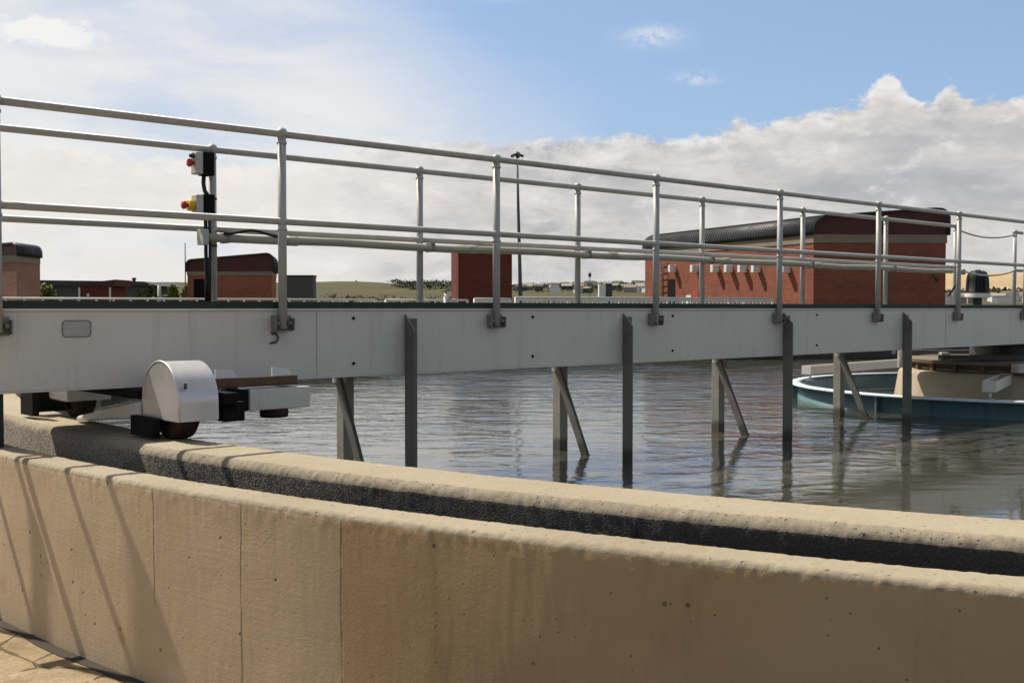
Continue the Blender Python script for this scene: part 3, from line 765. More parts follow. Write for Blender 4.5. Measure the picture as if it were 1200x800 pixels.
# two steel troughs with their feet on the ring
def trough(p, q, label):
    p = Vector(p); q = Vector(q); d = (q - p); ln = d.length
    r_ = empty('scum_trough', (p.x, p.y, 0), math.atan2(d.y, d.x), label, 'trough', 'scum troughs at the tank centre')
    mb = MB(); mb.box((0, -.07, .64), (ln, -.062, .755)); mb.box((0, .062, .64), (ln, .07, .755)); mb.box((.003, -.062, .643), (ln - .003, .062, .651)); mb.box((-.008, -.07, .64), (0, .07, .755)); mb.box((ln, -.07, .64), (ln + .008, .07, .755))
    mb.build('channel', M['paint'], r_, .002)
    mb = MB(); mb.tube([(.09, 0, RZ + .008), (.09, 0, .642)], .013, 10); mb.box((.04, -.04, RZ + .007), (.14, .04, RZ + .016)); mb.build('foot', M['hood'], r_)
    if ln > 2.6:
        mb = MB(); mb.tube([(ln - .2, 0, -.4), (ln - .2, 0, .642)], .02, 10); mb.build('foot', M['hood'], r_)
trough((3.97, 15.0, 0), (6.6, 17.6, 0), 'grey steel trough on the far left rim of the teal ring beyond the bridge')
trough((5.06, 11.80, 0), (5.85, 13.16, 0), 'grey steel trough on the near rim of the teal ring running in to the pier')

# ------------------------------------------------------------------ background buildings
def bullnose(x0, x1, zl, zr, zb, rl, rr, n=8):
    """outline over a mono-pitch roof with rounded eaves: from (x0, zb) up and across to (x1, zb)"""
    P = [(x0, zb)]
    sl = (zr - zl)/(x1 - x0)
    for i in range(n + 1):
        a = R(180 - 90*i/n); P.append((x0 + rl + rl*math.cos(a), zl + sl*rl - rl + rl*math.sin(a)))
    for i in range(n + 1):
        a = R(90 - 90*i/n); P.append((x1 - rr + rr*math.cos(a), zr - rr*sl - rr + rr*math.sin(a)))
    P.append((x1, zb)); return P
def nosed_building(name, f0, f1, dv, zb0, zb1, zl, zr, rl, rr, label, brick, band_r=True, roof_over=.12):
    """brick block: front corners f0 -> f1, depth vector dv, lintel band zb0..zb1, roof outline above"""
    f0 = Vector(f0); f1 = Vector(f1); dv = Vector(dv); e = f1 - f0; w = e.length; ex = e/w
    r_ = empty(name, (f0.x, f0.y, 0), 0, label, 'building')
    def P(s, t, z): q = ex*s + dv*t; return Vector((q.x, q.y, z))
    mb = MB(); mb.hexa([P(0, 0, 0), P(w, 0, 0), P(w, 1, 0), P(0, 1, 0)], [P(0, 0, zb0), P(w, 0, zb0), P(w, 1, zb0), P(0, 1, zb0)])
    wall = mb.build('wall', brick, r_)
    g = .03
    mb = MB(); mb.hexa([P(-g, -g/dv.length, zb0 + .002), P(w + g, -g/dv.length, zb0 + .002), P(w + g, 1, zb0 + .002), P(-g, 1, zb0 + .002)], [P(-g, -g/dv.length, zb1), P(w + g, -g/dv.length, zb1), P(w + g, 1, zb1), P(-g, 1, zb1)])
    mb.build('lintel_band', M['band'], r_)
    out = bullnose(-.10, w + .10, zl, zr, zb1 - .02, rl, rr); inn = bullnose(-.04, w + .04, zl - .06, zr - .06, zb1 + .003, max(.05, rl - .06), max(.05, rr - .06))
    mb = MB(); t0, t1 = -roof_over/dv.length, 1 + roof_over/dv.length
    a0 = [mb.bm.verts.new(P(s, t0, z)) for s, z in out]; a1 = [mb.bm.verts.new(P(s, t1, z)) for s, z in out]
    b0 = [mb.bm.verts.new(P(s, t0, z)) for s, z in inn]; b1 = [mb.bm.verts.new(P(s, t1, z)) for s, z in inn]
    for i in range(len(out)-1):
        mb.face([a0[i], a0[i+1], a1[i+1], a1[i]], True); mb.face([b0[i], b1[i], b1[i+1], b0[i+1]], True)
        mb.face([a0[i], b0[i], b0[i+1], a0[i+1]], False); mb.face([a1[i], a1[i+1], b1[i+1], b1[i]], False)
    mb.face([a0[0], a1[0], b1[0], b0[0]], False); mb.face([a0[-1], b0[-1], b1[-1], a1[-1]], False)
    # sheet ribs across the eaves
    n = int(dv.length/.19)
    roof = mb.build('roof', M['roofsheet'], r_)
    rb = MB()
    for k in range(n):
        t = (k + .5)/n
        pts = [P(s, t, z) + Vector((0, 0, .012)) for s, z in out]
        rb.tube(pts, .017, 5)
    rb.build('roof_rib', M['roofsheet'], roof); bpy.data.objects[roof.children[0].name]['kind'] = 'stuff'
    mb = MB(); poly = [P(s, 0.003, z) for s, z in inn]; mb.prism(poly, (P(0, .02, 0) - P(0, 0, 0))); mb.build('fascia', M['maroon'], r_)
    mb = MB(); mb.prism([P(s, .98, z) for s, z in inn], (P(0, .015, 0) - P(0, 0, 0))); mb.build('fascia', M['maroon'], r_)
    return r_, P, w
big, P, w = nosed_building('brick_building', (12.16, 45, 0), (17.60, 45.3, 0), (-5.36, 12.0, 0), 4.16, 4.50, 5.22, 5.62, .62, .45,
                           'long red brick building with charcoal bull-nose roof and row of white vents, at right', M['brick'])
def left_t(px):   # position along the left wall seen at a column
    k = (px - 600)/F; return (k*45 - 12.16)/(-5.36 - k*12.0)
dv = Vector((-5.36, 12.0, 0)); dn = dv.normalized(); out_n = Vector((-dn.y, dn.x, 0))
def on_wall(px, z, off=0): return dv*left_t(px) + out_n*off + Vector((0, 0, z))
for px in (791, 817, 841, 857, 873, 889, 924):
    z = EYE + 46/F*(45 + 12*left_t(px)); mb = MB(); p = on_wall(px, z, -.02)
    h = dn*.10
    mb.hexa([p - h - Vector((0, 0, .17)), p + h - Vector((0, 0, .17)), p + h + out_n*.38 - Vector((0, 0, .17)), p - h + out_n*.38 - Vector((0, 0, .17))],
            [p - h + Vector((0, 0, .17)), p + h + Vector((0, 0, .17)), p + h + out_n*.38 + Vector((0, 0, .17)), p - h + out_n*.38 + Vector((0, 0, .17))])
    mb.build('vent_hood', M['white'], big, .02)
def wall_panel(px0, px1, z0, z1, off, mat, name):
    a_, b_ = on_wall(px0, 0), on_wall(px1, 0); mb = MB()
    q = [a_ - out_n*.05, b_ - out_n*.05, b_ + out_n*off, a_ + out_n*off]
    mb.hexa([p + Vector((0, 0, z0)) for p in q], [p + Vector((0, 0, z1)) for p in q]); return mb.build(name, mat, big)
d = wall_panel(783, 791, 0, 2.95, .02, M['black'], 'door')
wall_panel(811.5, 819, 0, 2.35, .03, M['reddoor'], 'door')['label'] = 'red painted door'
wall_panel(805, 810.5, 1.2, 2.15, .06, M['white'], 'notice_board')
# ladder
mb = MB(); a_, b_ = on_wall(773, 0, .15), on_wall(780, 0, .15)
for q in (a_, b_): mb.tube([q + Vector((0, 0, .4)), q + Vector((0, 0, 4.1))], .03, 6)
for k in range(11): mb.tube([a_ + Vector((0, 0, .7 + .32*k)), b_ + Vector((0, 0, .7 + .32*k))], .02, 6)
mb.build('ladder', M['dark_steel'], big)
wall_panel(889, 952, 3.95, 4.02, .012, M['brick_orange'], 'string_course')
# cable trailing over the front wall
mb = MB(); mb.tube([P(w - .6, -.002, 3.25), P(w - .62, -.002, 3.0), P(w - .42, -.002, 2.75), P(w - .35, -.002, 2.6)], .03, 6); mb.build('wall_cable', M['dark_steel'], big)

b2_, P, w = nosed_building('brick_building', (-17.45, 60, 0), (-12.9, 60, 0), (-.62, 4.0, 0), 3.28, 3.50, 4.13, 4.52, .32, .42,
                           'small orange brick building with sloping maroon fascia and dark open doorway', M['brick_orange'])
mb = MB(); mb.hexa([P(.34, -.004, 0), P(1.12, -.004, 0), P(1.12, .2, 0), P(.34, .2, 0)], [P(.34, -.004, 3.1), P(1.12, -.004, 3.1), P(1.12, .2, 3.1), P(.34, .2, 3.1)]); mb.build('doorway', M['black'], b2_)
mb = MB(); mb.tube([P(-.28, .3, 0), P(-.28, .3, 5.1)], .03, 6); mb.build('aerial', M['mast'], b2_)
mb = MB(); mb.tube([P(w + .3, .1, 3.6), P(w + .35, .1, 3.95)], .02, 6); mb.tube([P(w + .0, .1, 3.62), P(w + .55, .1, 3.72)], .02, 6); mb.tube([P(w + .5, .1, 3.6), P(w + .7, .1, 3.9)], .03, 6); mb.build('bracket_lamp', M['mast'], b2_)

f0 = ray(-22, 40); f1 = ray(20, 38.5)
b3_, P, w = nosed_building('brick_building', f0, f1, (-.07, 2.1, 0), 3.12, 3.36, 3.78, 3.80, .10, .32,
                           'tall narrow brown brick building with black rounded roof, cut by the left picture edge', M['brick_brown'])

# tall plain tower block
tw = empty('brick_tower', ray(537, 45), 0, 'plain dark red brick tower block behind the middle of the handrail', 'tower')
mb = MB(); x0, x1 = 0, (600 - 537)/F*45; q = [Vector((0, 0, 0)), Vector((x1, .05, 0)), Vector((x1 - .55, 2.6, 0)), Vector((-.40, 2.2, 0))]
mb.hexa(q, [p + Vector((0, 0, 3.95)) for p in q]); mb.build('wall', M['brick_maroon'], tw)
mb = MB(); c_ = Vector((x1/2 - .3, 1.2, 0)); q2 = [c_ + (p - c_)*1.03 for p in q]; mb.hexa([p + Vector((0, 0, 3.952)) for p in q2], [p + Vector((0, 0, 4.06)) for p in q2]); mb.build('coping', M['band'], tw)

# maroon hut
ht = empty('small_hut', ray(94, 52), 0, 'low maroon brick hut with a slightly sloping roof before the long grey shed', 'hut')
w_ = 43/F*52
mb = MB(); mb.box((0, 0, 0), (w_ - .25, 2, 2.55)); mb.build('wall', M['brick_maroon'], ht)
mb = MB(); mb.hexa([(-.1, -.12, 2.56), (w_, -.12, 2.56), (w_, 2.1, 2.56), (-.1, 2.1, 2.56)], [(-.1, -.12, 2.66), (w_, -.12, 2.86), (w_, 2.1, 2.86), (-.1, 2.1, 2.66)]); mb.build('roof', M['maroon'], ht)
mb = MB(); mb.box((-.06, -.02, 0), (.02, .06, 2.5)); mb.box((w_ - .34, -.02, 0), (w_ - .26, .06, 2.5)); mb.build('corner_post', M['white'], ht)
mb = MB(); mb.box((.35, -.08, 2.08), (.46, 0, 2.2)); mb.build('wall_lamp', M['white'], ht)
# long grey shed
sh = empty('long_shed', ray(40, 92), 0, 'long low grey shed with a flat dark roof behind the shrubs', 'shed')
w_ = 134/F*92
mb = MB(); mb.box((0, 0, 0), (w_, 8, 3.35)); mb.build('wall', M['greywall'], sh)
mb = MB(); mb.hexa([(-.4, -.4, 3.36), (w_ + .9, -.4, 3.36), (w_ + .9, 8.4, 3.36), (-.4, 8.4, 3.36)], [(-.4, -.4, 3.84), (w_ - .3, -.4, 3.72), (w_ - .3, 8.4, 3.72), (-.4, 8.4, 3.84)]); mb.build('roof', M['slate'], sh)
mb = MB(); mb.lathe([(.14, 0), (.14, .22), (.2, .25), (.2, .34), (.001, .40)], (w_*.77, 3, 3.75), 12); mb.build('roof_vent', M['mast'], sh)
# grey block
gb_ = empty('grey_block', ray(331, 74), 0, 'square dark grey rendered block beside the orange brick building', 'building')
w_ = 36/F*74
mb = MB(); mb.box((0, 0, 0), (w_, 1.2, 3.62)); mb.build('wall', M['greywall'], gb_)
mb = MB(); mb.box((-.05, -.05, 3.622), (w_ + .05, 1.25, 3.72)); mb.build('coping', M['slate'], gb_)
mb = MB(); mb.box((w_*.35, -.9, 0), (w_ + .9, -.06, 2.0)); mb.build('lean_to', M['concrete'], gb_)

# tall lighting mast
mp = ray(606, 82); ms = empty('lighting_mast', mp, 0, 'tall thin lighting mast with a dark ring of lamps behind the handrail', 'mast')
H = EYE + (361 - 182)/F*82
mb = MB(); mb.tube([(.28, 0, 0), (.2, 0, H*.35), (.08, 0, H*.7), (0, 0, H)], [.17, .14, .11, .07], 10); mb.build('pole', M['mast'], ms)
mb = MB(); mb.lathe([(.05, .0), (.30, .02), (.34, .08), (.16, .26), (.05, .30)], (0, 0, H - .1), 20, True); hd = mb.build('lamp_carrier', M['dark_steel'], ms)
fl0 = None
for k in range(5):
    a = R(10 + 72*k)
    mb = MB(); mb.hexa([(.27, -.13, -.10), (.46, -.13, -.16), (.46, .13, -.16), (.27, .13, -.10)], [(.27, -.13, .06), (.46, -.13, .0), (.46, .13, .0), (.27, .13, .06)])
    if fl0 is None: fl0 = mb.build('floodlight', M['dark_steel'], ms, loc=(0, 0, H - .04))
    else: mb.bm.free(); fl0 = copy_part(fl0, ms, (0, 0, 0))
    fl0.rotation_euler = (0, 0, a)
# far radio mast
mp = ray(691, 420); rm = empty('radio_mast', (mp.x, mp.y, gh(mp.x, mp.y)), 0, 'faint thin lattice radio mast on the skyline right of the tower block', 'mast')
hm = EYE + 43/F*420 - rm.location.z
mb = MB()
for k in range(3):
    a = R(120*k); mb.tube([(.5*math.cos(a), .5*math.sin(a), 0), (.12*math.cos(a), .12*math.sin(a), hm)], .05, 5)
for i in range(14):
    z = hm*i/14; q = .5 - .38*i/14; z2 = hm*(i+1)/14; q2 = .5 - .38*(i+1)/14
    for k in range(3):
        a, b = R(120*k), R(120*k + 120); mb.tube([(q*math.cos(a), q*math.sin(a), z), (q2*math.cos(b), q2*math.sin(b), z2)], .035, 4)
mb.build('lattice', M['mast'], rm)
mb = MB(); mb.lathe([(.5, -.9), (.6, -.8), (.6, .5), (.5, .6)], (0, 0, hm - 1.2), 10, True); mb.build('aerial_drum', M['mast'], rm)

# white shed + big grey neighbour behind the white fence
mp = ray(702, 230); z0 = gh(mp.x, mp.y)
ws = empty('white_shed', (mp.x, mp.y, 0), 0, 'small white shed with a grey side wall on the far field', 'shed')
mb = MB(); mb.box((0, 0, 0), (1.35, 3, EYE + 28/F*230)); mb.build('wall', M['white'], ws)
mb = MB(); mb.box((1.352, .4, 0), (2.75, 3, EYE + 29/F*230)); mb.build('side_wall', M['greywall'], ws)

# black domed tank on a pale base
tk = empty('domed_tank', ray(1145, 42), 0, 'black domed plastic tank on a pale round base beyond the right handrail', 'tank')
s_ = 42/F
mb = MB(); mb.lathe([(13.5*s_, EYE + 17.5*s_), (13.5*s_, EYE + 19*s_), (12.6*s_, EYE + 20*s_), (11.8*s_, EYE + 33*s_), (11.2*s_, EYE + 38*s_), (9.4*s_, EYE + 41.5*s_), (6*s_, EYE + 43.5*s_), (.001, EYE + 44*s_)], (0, 0, 0), 32); body = mb.build('tank_body', M['blacktank'], tk)
mb = MB(); mb.lathe([(3.5*s_, EYE + 43.2*s_), (3.5*s_, EYE + 44.6*s_), (.001, EYE + 45*s_)], (0, 0, 0), 20); mb.build('lid', M['blacktank'], tk)
mb = MB()
for k in range(8):
    a = R(45*k + 12); pts = [((r)*math.cos(a), (r)*math.sin(a), z) for r, z in ((13.0*s_, EYE + 20*s_), (12.2*s_, EYE + 33*s_), (11.5*s_, EYE + 38*s_), (9.6*s_, EYE + 41.6*s_), (6*s_, EYE + 43.7*s_))]
    mb.tube(pts, .012, 5)
mb.build('moulded_rib', M['blacktank'], body)
mb = MB(); mb.lathe([(13*s_, EYE + 12*s_), (14*s_, EYE + 13*s_), (14*s_, EYE + 17.4*s_), (.001, EYE + 17.4*s_)], (0, 0, 0), 32, smooth=False); mb.build('base_slab', M['white'], tk)
mb = MB(); mb.lathe([(5*s_, 0), (5*s_, EYE + 13*s_)], (0, 0, 0), 16, True); mb.build('stand', M['slate'], tk)

# white fences beyond the deck
def fence(p, q, zt, zb, n, label, pickets=False):
    p = Vector(p); q = Vector(q); d = q - p; ln = d.length
    r_ = empty('white_railing' if not pickets else 'picket_fence', (p.x, p.y, 0), math.atan2(d.y, d.x), label, 'railing' if not pickets else 'fence')
    mb = MB(); mb.tube([(0, 0, zt), (ln, 0, zt)], .035, 6)
    if pickets: mb.box((0, -.02, zt - .12), (ln, .02, zt + .03))
    else: mb.tube([(0, 0, (zt + zb)/2 + .04), (ln, 0, (zt + zb)/2 + .04)], .022, 6)
    mb.build('rail', M['rail_white'], r_)
    if pickets:
        mb = MB(); x = .08
        while x < ln:
            h = zt - .12; mb.box((x, -.012, zb), (x + .085, .012, h)); x += .19
        mb.build('picket_panel', M['rail_white'], r_)
    mb = MB(); mb.tube([(0, 0, 0), (0, 0, zt)], .035, 6); po = mb.build('fence_post', M['rail_white'], r_)
    for k in range(1, n + 1): copy_part(po, r_, (ln*k/n, 0, 0))
    mb = MB(); mb.box((-.05, .05, 0), (ln + .05, .25, zb)); mb.build('plinth', M['concrete'], r_)
    return r_
fence(ray(-60, 31), ray(440, 37), EYE + 11/F*33.5, 1.35, 26, 'thin white tube railing running along behind the left half of the deck')
fence(ray(452, 36), ray(548, 37.5), EYE + 9.5/F*36.5, 1.4, 5, 'short white tube railing between the left railing and the tower block')
fence(ray(604, 39), ray(905, 44), EYE + 12.0/F*41.5, 1.5, 16, 'dense white picket fence behind the deck between mast and right brick building', True)
fence(ray(556, 34), ray(598, 34.5), EYE + 11/F*34.2, 1.4, 3, 'short white picket fence at the foot of the tower block', True)
# pipework & valve clutter near the mast foot
vp = empty('valve_stand', ray(523, 33), 0, 'small grey pipe stand with a hand wheel left of the tower block', 'valve')
mb = MB(); mb.tube([(0, 0, 0), (0, 0, 1.95)], .09, 10); mb.tube([(0, 0, 1.75), (.28, 0, 1.75), (.36, 0, 1.6), (.36, 0, 0)], .07, 10); mb.build('pipe', M['galv'], vp)
mb = MB(); mb.tube([(.16*math.cos(R(a)), .16*math.sin(R(a)), 2.05) for a in range(0, 361, 24)], .02, 6); mb.tube([(0, 0, 1.95), (0, 0, 2.06)], .02, 6); mb.tube([(-.16, 0, 2.05), (.16, 0, 2.05)], .014, 6); mb.build('hand_wheel', M['mast'], vp)

# ------------------------------------------------------------------ vegetation and far town
def leaf_mat(name, c1, c2, sc=2.0):
    mt, t, b = new_mat(name)
    v = t.obj(); n = t.noise(v, sc, 4, 0.7)
    oi = t.node('ShaderNodeObjectInfo').outputs['Random']
    t.put(b.inputs['Base Color'], t.mix(t.lin(n, 0.32, 0.68), c4(c1), c4(c2))); b.inputs['Roughness'].default_value = 0.8; b.inputs['Specular IOR Level'].default_value = 0.2
    return mt
M['bush'] = leaf_mat('shrub_leaves', (0.06, 0.085, 0.016), (0.21, 0.21, 0.035), 1.2)
M['bush2'] = leaf_mat('dark_leaves', (0.035, 0.055, 0.014), (0.10, 0.12, 0.03), 1.2)
M['far_leaf'] = leaf_mat('far_leaves', (0.030, 0.040, 0.022), (0.062, 0.068, 0.035), 0.15)
def leaves(mb, c, rx, ry, rz, n, size, rnd):
    for _ in range(n):
        while True:
            p = Vector((rnd.uniform(-1, 1), rnd.uniform(-1, 1), rnd.uniform(-1, 1)))
            if .25 < p.length < 1: break
        q = Vector(c) + Vector((p.x*rx, p.y*ry, p.z*rz))
        a = Vector((rnd.gauss(0, 1), rnd.gauss(0, 1), rnd.gauss(0, 1))).normalized(); b = a.orthogonal().normalized(); s = size*rnd.uniform(.6, 1.4)
        b.rotate(Matrix.Rotation(rnd.uniform(0, 6.28), 3, a)); cc = a.cross(b)
        mb.face([mb.bm.verts.new(q + b*s), mb.bm.verts.new(q + cc*s*.55), mb.bm.verts.new(q - b*s), mb.bm.verts.new(q - cc*s*.55)])
def shrub(px0, px1, ytop, D, label, mat, seed, name='shrub', n=1500):
    rnd = random.Random(seed); p = ray((px0 + px1)/2, D); w = (px1 - px0)/F*D/2; h = EYE + (HY - ytop)/F*D
    r_ = empty(name, p, 0, label, 'bush', 'green shrubs between the buildings')
    mb = MB()
    for k in range(5): a = rnd.uniform(0, 6.28); mb.tube([(.05*math.cos(a), .05*math.sin(a), 0), (w*.25*math.cos(a), w*.25*math.sin(a), h*.45), (w*.5*math.cos(a), w*.4*math.sin(a), h*.8)], [.05, .035, .015], 5)
    mb.build('stem', M['bark'], r_)
    mb = MB()
    for k in range(9):
        cx = rnd.uniform(-.62, .62)*w; cz = h*rnd.uniform(.3, .72); s = rnd.uniform(.28, .5)
        leaves(mb, (cx, rnd.uniform(-.4, .4)*w, cz), w*s, w*s, min(h - cz, h*.34), n//9, .11*D/50, rnd)
    mb.build('foliage', mat, r_, recalc=False)
shrub(46, 74, 331, 56, 'yellow green shrub right of the brown brick building', M['bush'], 1)
shrub(153, 184, 332, 58, 'rounded green shrub in front of the right end of the long shed', M['bush2'], 2)
shrub(188, 212, 334, 60, 'green shrub with yellow leaves left of the orange brick building, near the bare pole', M['bush'], 3)
shrub(207, 232, 333, 62, 'green shrub with yellow leaves touching the orange brick building doorway side', M['bush'], 4)
shrub(170, 190, 341, 50, 'lowest small green shrub close to the white railing', M['bush2'], 5)
pl = tag(MB().tube([(0, 0, 0), (0, 0, EYE + 27/F*55)], .09, 8).build('bare_pole', M['conduit'], loc=ray(187, 55)), 'pale bare post standing among the shrubs', 'post')

def tree(px, ytop, D, wpx, label, seed):
    rnd = random.Random(seed); p = ray(px, D); g = gh(p.x, p.y); h = EYE + (HY - ytop)/F*D - g; w = wpx/F*D/2
    r_ = empty('tree', (p.x, p.y, g), 0, label, 'tree', 'lone trees on the far ridge')
    mb = MB(); mb.tube([(0, 0, -1), (0, 0, h*.6), (.2*w, 0, h*.8)], [w*.14, w*.10, w*.03], 6)
    for k in range(4): a = 1.57*k; mb.tube([(0, 0, h*.35), (w*.5*math.cos(a), w*.5*math.sin(a), h*.7)], [w*.06, w*.02], 5)
    mb.build('trunk', M['bark'], r_)
    mb = MB()
    for k in range(6): leaves(mb, (rnd.uniform(-.5, .5)*w, rnd.uniform(-.5, .5)*w, h*rnd.uniform(.5, .8)), w*.5, w*.5, h*.2, 70, w*.16, rnd)
    mb.build('crown', M['far_leaf'], r_, recalc=False)
tree(418, 329, 900, 5, 'lone tree on the ridge left of the middle handrail post', 11)
tree(470, 330, 850, 7, 'broad lone tree on the ridge just left of the thin far post', 12)
tree(503, 334, 600, 9, 'low dark tree just right of the thin far post', 13)

rnd = random.Random(21); mb = MB()
for k in range(420):
    a = rnd.uniform(-6, 14.5); D = rnd.choice((640, 760, 880, 1000))*rnd.uniform(.9, 1.1)
    x, y = D*math.tan(R(a)), D; g = gh(x, y); h = rnd.uniform(1.5, 3.8)*D/800; w = rnd.uniform(3, 9)*D/800
    leaves(mb, (x, y, g + h*.5), w, w, h*.5, 44, .6*D/800, rnd)
for k in range(150):
    a = rnd.uniform(18, 30); D = rnd.uniform(380, 500); x, y = D*math.tan(R(a)), D; g = gh(x, y); h = rnd.uniform(1.5, 3.5); w = rnd.uniform(1.5, 5)
    leaves(mb, (x, y, g + h*.5), w, w, h*.5, 20, .6, rnd)
for k in range(420):
    a = rnd.uniform(-20, 13); D = rnd.uniform(160, 420); x, y = D*math.tan(R(a)), D; g = gh(x, y); h = rnd.uniform(.6, 1.6); w = rnd.uniform(.8, 2.5)
    leaves(mb, (x, y, g + h*.4), w, w, h*.5, 18, .3, rnd)
tag(mb.build('far_woodland', M['far_leaf'], recalc=False), 'dark line of trees and scrub along the far skyline', 'woodland', kind='stuff')

def house(px, D, w, h, wallm, rz, label, group, first=[None]):
    p = ray(px, D); g = gh(p.x, p.y)
    r_ = empty('far_house', (p.x, p.y, g), rz, label, 'house', group)
    mb = MB(); mb.box((-w/2, -w*.35, -2), (w/2, w*.35, h)); mb.build('wall', wallm, r_)
    mb = MB(); e = .2; mb.hexa([(-w/2 - e, -w*.35 - e, h + .01), (w/2 + e, -w*.35 - e, h + .01), (w/2 + e, w*.35 + e, h + .01), (-w/2 - e, w*.35 + e, h + .01)], [(-w/2 - e, -.05, h + w*.22), (w/2 + e, -.05, h + w*.22), (w/2 + e, .05, h + w*.22), (-w/2 - e, .05, h + w*.22)]); mb.build('roof', rnd.choice((M['greywall'], M['band'], M['concrete'])), r_)
for k in range(34):
    house(612 + k*4.4 + rnd.uniform(-2, 2), rnd.uniform(560, 900), rnd.uniform(4, 7), rnd.uniform(2, 3), rnd.choice((M['white'], M['concrete'], M['greywall'])), rnd.uniform(-.6, .6), 'small distant house in the town on the skyline', 'distant houses on the skyline')
for k in range(26):
    house(1086 + k*5.2 + rnd.uniform(-2, 2), rnd.uniform(300, 370), rnd.uniform(2.5, 4.5), rnd.uniform(1.3, 2.0), rnd.choice((M['white'], M['white'], M['concrete'])), rnd.uniform(-.4, .4), 'small pale house below the sandy hill', 'pale houses below the sandy hill')

# ------------------------------------------------------------------ sky, sun, camera
world = bpy.data.worlds.new('World'); scene.world = world; world.use_nodes = True
wt = world.node_tree; wt.nodes.clear(); t = NT(wt)
g = t.node('ShaderNodeTexCoord').outputs['Generated']
sx, sy, sz = t.sep(g)
Az = t.m('MULTIPLY', t.m('ARCTAN2', sx, sy), 57.29578); E = t.m('MULTIPLY', t.m('ARCSINE', sz), 57.29578)
AE = t.comb(Az, E, 0)
sky = t.node('ShaderNodeTexSky', sky_type='NISHITA'); sky.sun_disc = False; sky.sun_elevation = EL
sky.sun_rotation = math.atan2(SUN.x, SUN.y); sky.air_density = 1.0; sky.dust_density = 1.2; sky.ozone_density = 1.5
def gauss(a0, e0, wa, we):
    da = t.m('DIVIDE', t.m('SUBTRACT', Az, a0), wa); de = t.m('DIVIDE', t.m('SUBTRACT', E, e0), we)
    return t.m('EXPONENT', t.m('MULTIPLY', t.m('ADD', t.m('MULTIPLY', da, da), t.m('MULTIPLY', de, de)), -1))
puff = t.noise(t.scale(AE, (.40, .62, 1)), 1.0, 7, 0.62, 0.25)
puff2 = t.noise(t.scale(AE, (.95, 1.5, 1), loc=(4, 9, 2)), 1.0, 6, 0.6, 0.2)
strat = t.noise(t.scale(AE, (.085, .42, 1), loc=(1.3, 3.1, 0)), 1.0, 6, 0.5, 0.3)
strat2 = t.noise(t.scale(AE, (.24, .80, 1), loc=(7, 2, 0)), 1.0, 8, 0.6, 0.35)
wisp = t.noise(t.scale(AE, (.075, .26, 1), rot=(0, 0, R(-9)), loc=(5, 1, 0)), 1.0, 7, 0.58, 0.25)
# top line of the heaped bank, rising to the right
cr = t.node('ShaderNodeValToRGB'); t.put(cr.inputs[0], t.lin(Az, -40, 40)); el_ = cr.color_ramp.elements
stops = [(-40, 9), (-12, 7.2), (-6, 8.5), (4, 8.7), (9, 8.6), (12, 8.9), (15, 9.6), (20, 9.8), (26, 9.9), (40, 11)]
for i, (a, e) in enumerate(stops):
    q = (a + 40)/80
    s = el_[i] if i < 2 else el_.new(q)
    s.position = q; s.color = (e/20, e/20, e/20, 1)
cr.color_ramp.interpolation = 'EASE'
B = t.m('MULTIPLY', cr.outputs[0], 20)
for a0, e0, wa, we, amp in ((18.6, 11, .95, 3, 1.35), (21.3, 11, .55, 3, 1.0), (16.4, 11, 1.0, 3, .4), (6.5, 9, .9, 4, .25), (11.4, 10, .6, 4, .5)):
    B = t.m('ADD', B, t.m('MULTIPLY', gauss(a0, e0, wa, 50), amp))
edge = t.m('ADD', t.m('MULTIPLY', t.m('SUBTRACT', puff, .5), 1.7), t.m('MULTIPLY', t.m('SUBTRACT', puff2, .5), 1.3))
depth = t.m('SUBTRACT', t.m('ADD', B, edge), E)          # > 0 inside the bank
bank = t.ss(depth, -.05, .42)
# gap of pale blue low on the left
gap_ = t.m('MULTIPLY', t.ss(strat2, .40, .58), gauss(-18.5, 2.9, 7, .6))
bank = t.m('MULTIPLY', bank, t.m('SUBTRACT', 1, t.m('MULTIPLY', gap_, .95)))
# bank colours
shade = t.m('ADD', t.m('MULTIPLY', strat, .55), t.m('MULTIPLY', strat2, .45))
bc = t.mix(t.ss(shade, .32, .58), (.42, .425, .445, 1), (.60, .585, .57, 1))
bc = t.mix(t.m('MULTIPLY', t.ss(strat2, .46, .66), .5), bc, (.74, .72, .69, 1))
bc = t.mix(t.m('MULTIPLY', t.ss(puff, .40, .66), .25), bc, (.80, .775, .74, 1))
top_l = t.m('MULTIPLY', t.ss(depth, 1.5, .1), t.ss(t.m('ADD', puff2, t.m('MULTIPLY', gauss(19, 11.4, 3, 1.2), .25)), .40, .62))
bc = t.mix(t.m('MULTIPLY', top_l, .6), bc, (.93, .91, .88, 1))
right_dark = t.m('MULTIPLY', gauss(20, 6.2, 7, 2.0), t.ss(strat, .66, .42))
bc = t.mix(t.m('MULTIPLY', right_dark, .65), bc, (.37, .39, .44, 1))
leftw = t.ss(Az, 2, -14)
bc = t.mix(t.m('MULTIPLY', leftw, .75), bc, (.86, .83, .79, 1))
bil = t.noise(t.scale(AE, (.34, .75, 1), loc=(2, 5, 3)), 1.0, 7, .6, .3)
bc = t.mix(t.m('MULTIPLY', t.ss(bil, .54, .70, 0, .45), t.m('SUBTRACT', 1, t.m('MULTIPLY', leftw, .75))), bc, (.40, .41, .435, 1))
bc = t.mix(t.ss(bil, .46, .30, 0, .5), bc, (.86, .84, .81, 1))
bc = t.mix(t.ss(E, 2.5, .3, 0, .35), bc, (.72, .74, .77, 1))
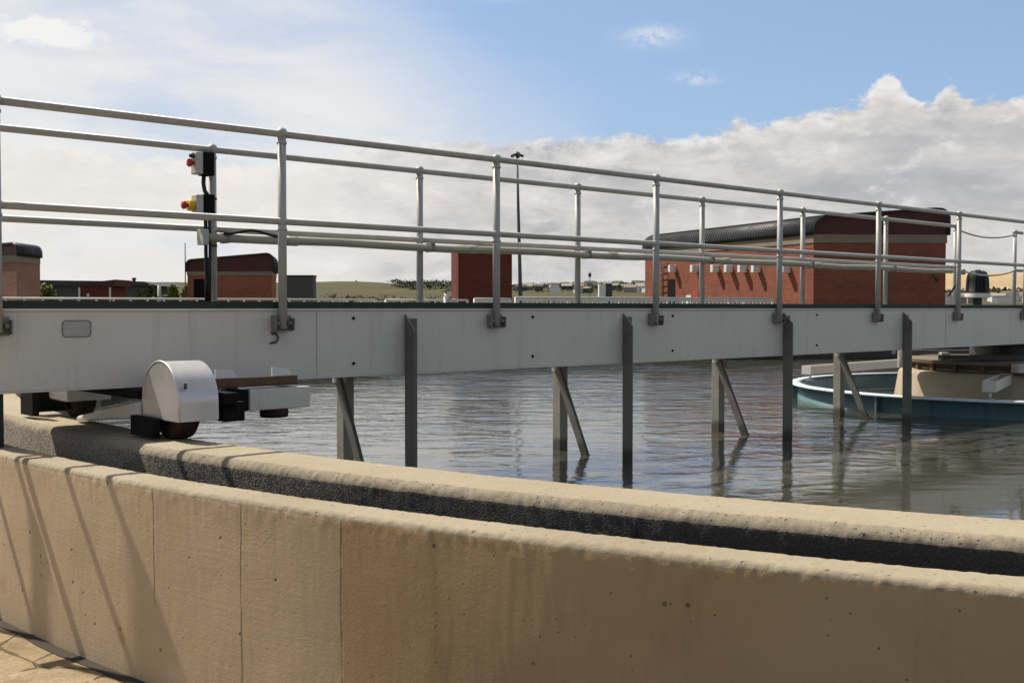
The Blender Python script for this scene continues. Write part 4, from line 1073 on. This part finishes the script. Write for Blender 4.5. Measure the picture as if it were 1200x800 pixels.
# veil on the left and top
q = t.m('ADD', Az, t.m('MULTIPLY', t.m('SUBTRACT', E, 9), 1.25)); q = t.m('ADD', q, t.m('MULTIPLY', t.m('SUBTRACT', wisp, .5), 16))
veil = t.m('MULTIPLY', t.ss(q, 6.5, -7), .93)
veil = t.m('MULTIPLY', veil, t.ss(wisp, .22, .50, .55, 1.0))
veil = t.m('MULTIPLY', veil, t.ss(Az, -75, -40))
vc_ = t.mix(t.ss(wisp, .35, .62), (.62, .67, .76, 1), (.80, .80, .79, 1))
lc = t.ss(t.m('ADD', gauss(-22.5, 12.8, 3.2, .9), t.m('MULTIPLY', t.m('SUBTRACT', puff2, .5), 1.3)), .45, .75)
vc_ = t.mix(t.m('MULTIPLY', lc, .8), vc_, (.93, .90, .86, 1))
# small wisps in the blue
sm = t.m('MAXIMUM', t.m('MULTIPLY', gauss(7.2, 13.5, 1.4, .45), t.ss(wisp, .36, .56)), t.m('MULTIPLY', gauss(9.4, 11.4, .9, .3), .9))
sm = t.m('MAXIMUM', t.m('MULTIPLY', sm, t.ss(puff2, .36, .58)), t.m('MULTIPLY', gauss(-.8, 15.6, 1.3, .3), .6))
# added heaps out of view: white ahead, dark grey behind to cut ambient light
hp = t.noise(t.scale(g, (3.2, 3.2, 5.5)), 1.0, 8, 0.6, 0.3)
unseen_heap = t.m('MULTIPLY', t.ss(hp, .40, .52), t.ss(E, 17, 22))
hc = t.mix(t.ss(hp, .56, .72), (.80, .79, .775, 1), (.98, .965, .94, 1))
hc = t.mix(t.ss(sy, .35, -.15), hc, t.mix(t.ss(hp, .44, .60), (.19, .185, .18, 1), (.29, .28, .26, 1)))
skc = t.mix(1.0, sky.outputs[0], (1.0, 1.0, 1.0, 1), 'MULTIPLY')
skc = t.mix(.45, skc, (2.75, 4.1, 6.6, 1))
def lit(c): return t.mix(1.0, c, (8.3, 8.3, 8.3, 1), 'MULTIPLY')
col = t.mix(unseen_heap, skc, lit(hc))
col = t.mix(veil, col, lit(vc_))
col = t.mix(t.m('MULTIPLY', sm, .75), col, lit((.78, .79, .81, 1)) if False else (6.2, 6.4, 6.7, 1))
col = t.mix(bank, col, lit(bc))
bg = t.node('ShaderNodeBackground'); t.put(bg.inputs['Color'], col); bg.inputs['Strength'].default_value = 0.1
wo = t.node('ShaderNodeOutputWorld'); wt.links.new(bg.outputs[0], wo.inputs['Surface'])

sl = bpy.data.lights.new('sun', 'SUN'); sl.energy = 5.0; sl.angle = R(.53); sl.color = (1, .935, .83)
so = bpy.data.objects.new('sun', sl); COL.objects.link(so); so.rotation_euler = (-TOSUN).to_track_quat('-Z', 'Y').to_euler(); so.location = (-8, 6, 20)

cam = bpy.data.cameras.new('camera'); cam.sensor_width = 36; cam.lens = F/1200*36; cam.clip_end = 9000; cam.clip_start = .05
co = bpy.data.objects.new('camera', cam); COL.objects.link(co); co.location = (0, 0, EYE); co.rotation_euler = (R(90) - math.atan(39/F), 0, 0)
scene.camera = co
scene.view_settings.view_transform = 'Standard'; scene.view_settings.look = 'None'; scene.view_settings.gamma = 1; scene.view_settings.exposure = 0.35
scene.view_settings.use_curve_mapping = False
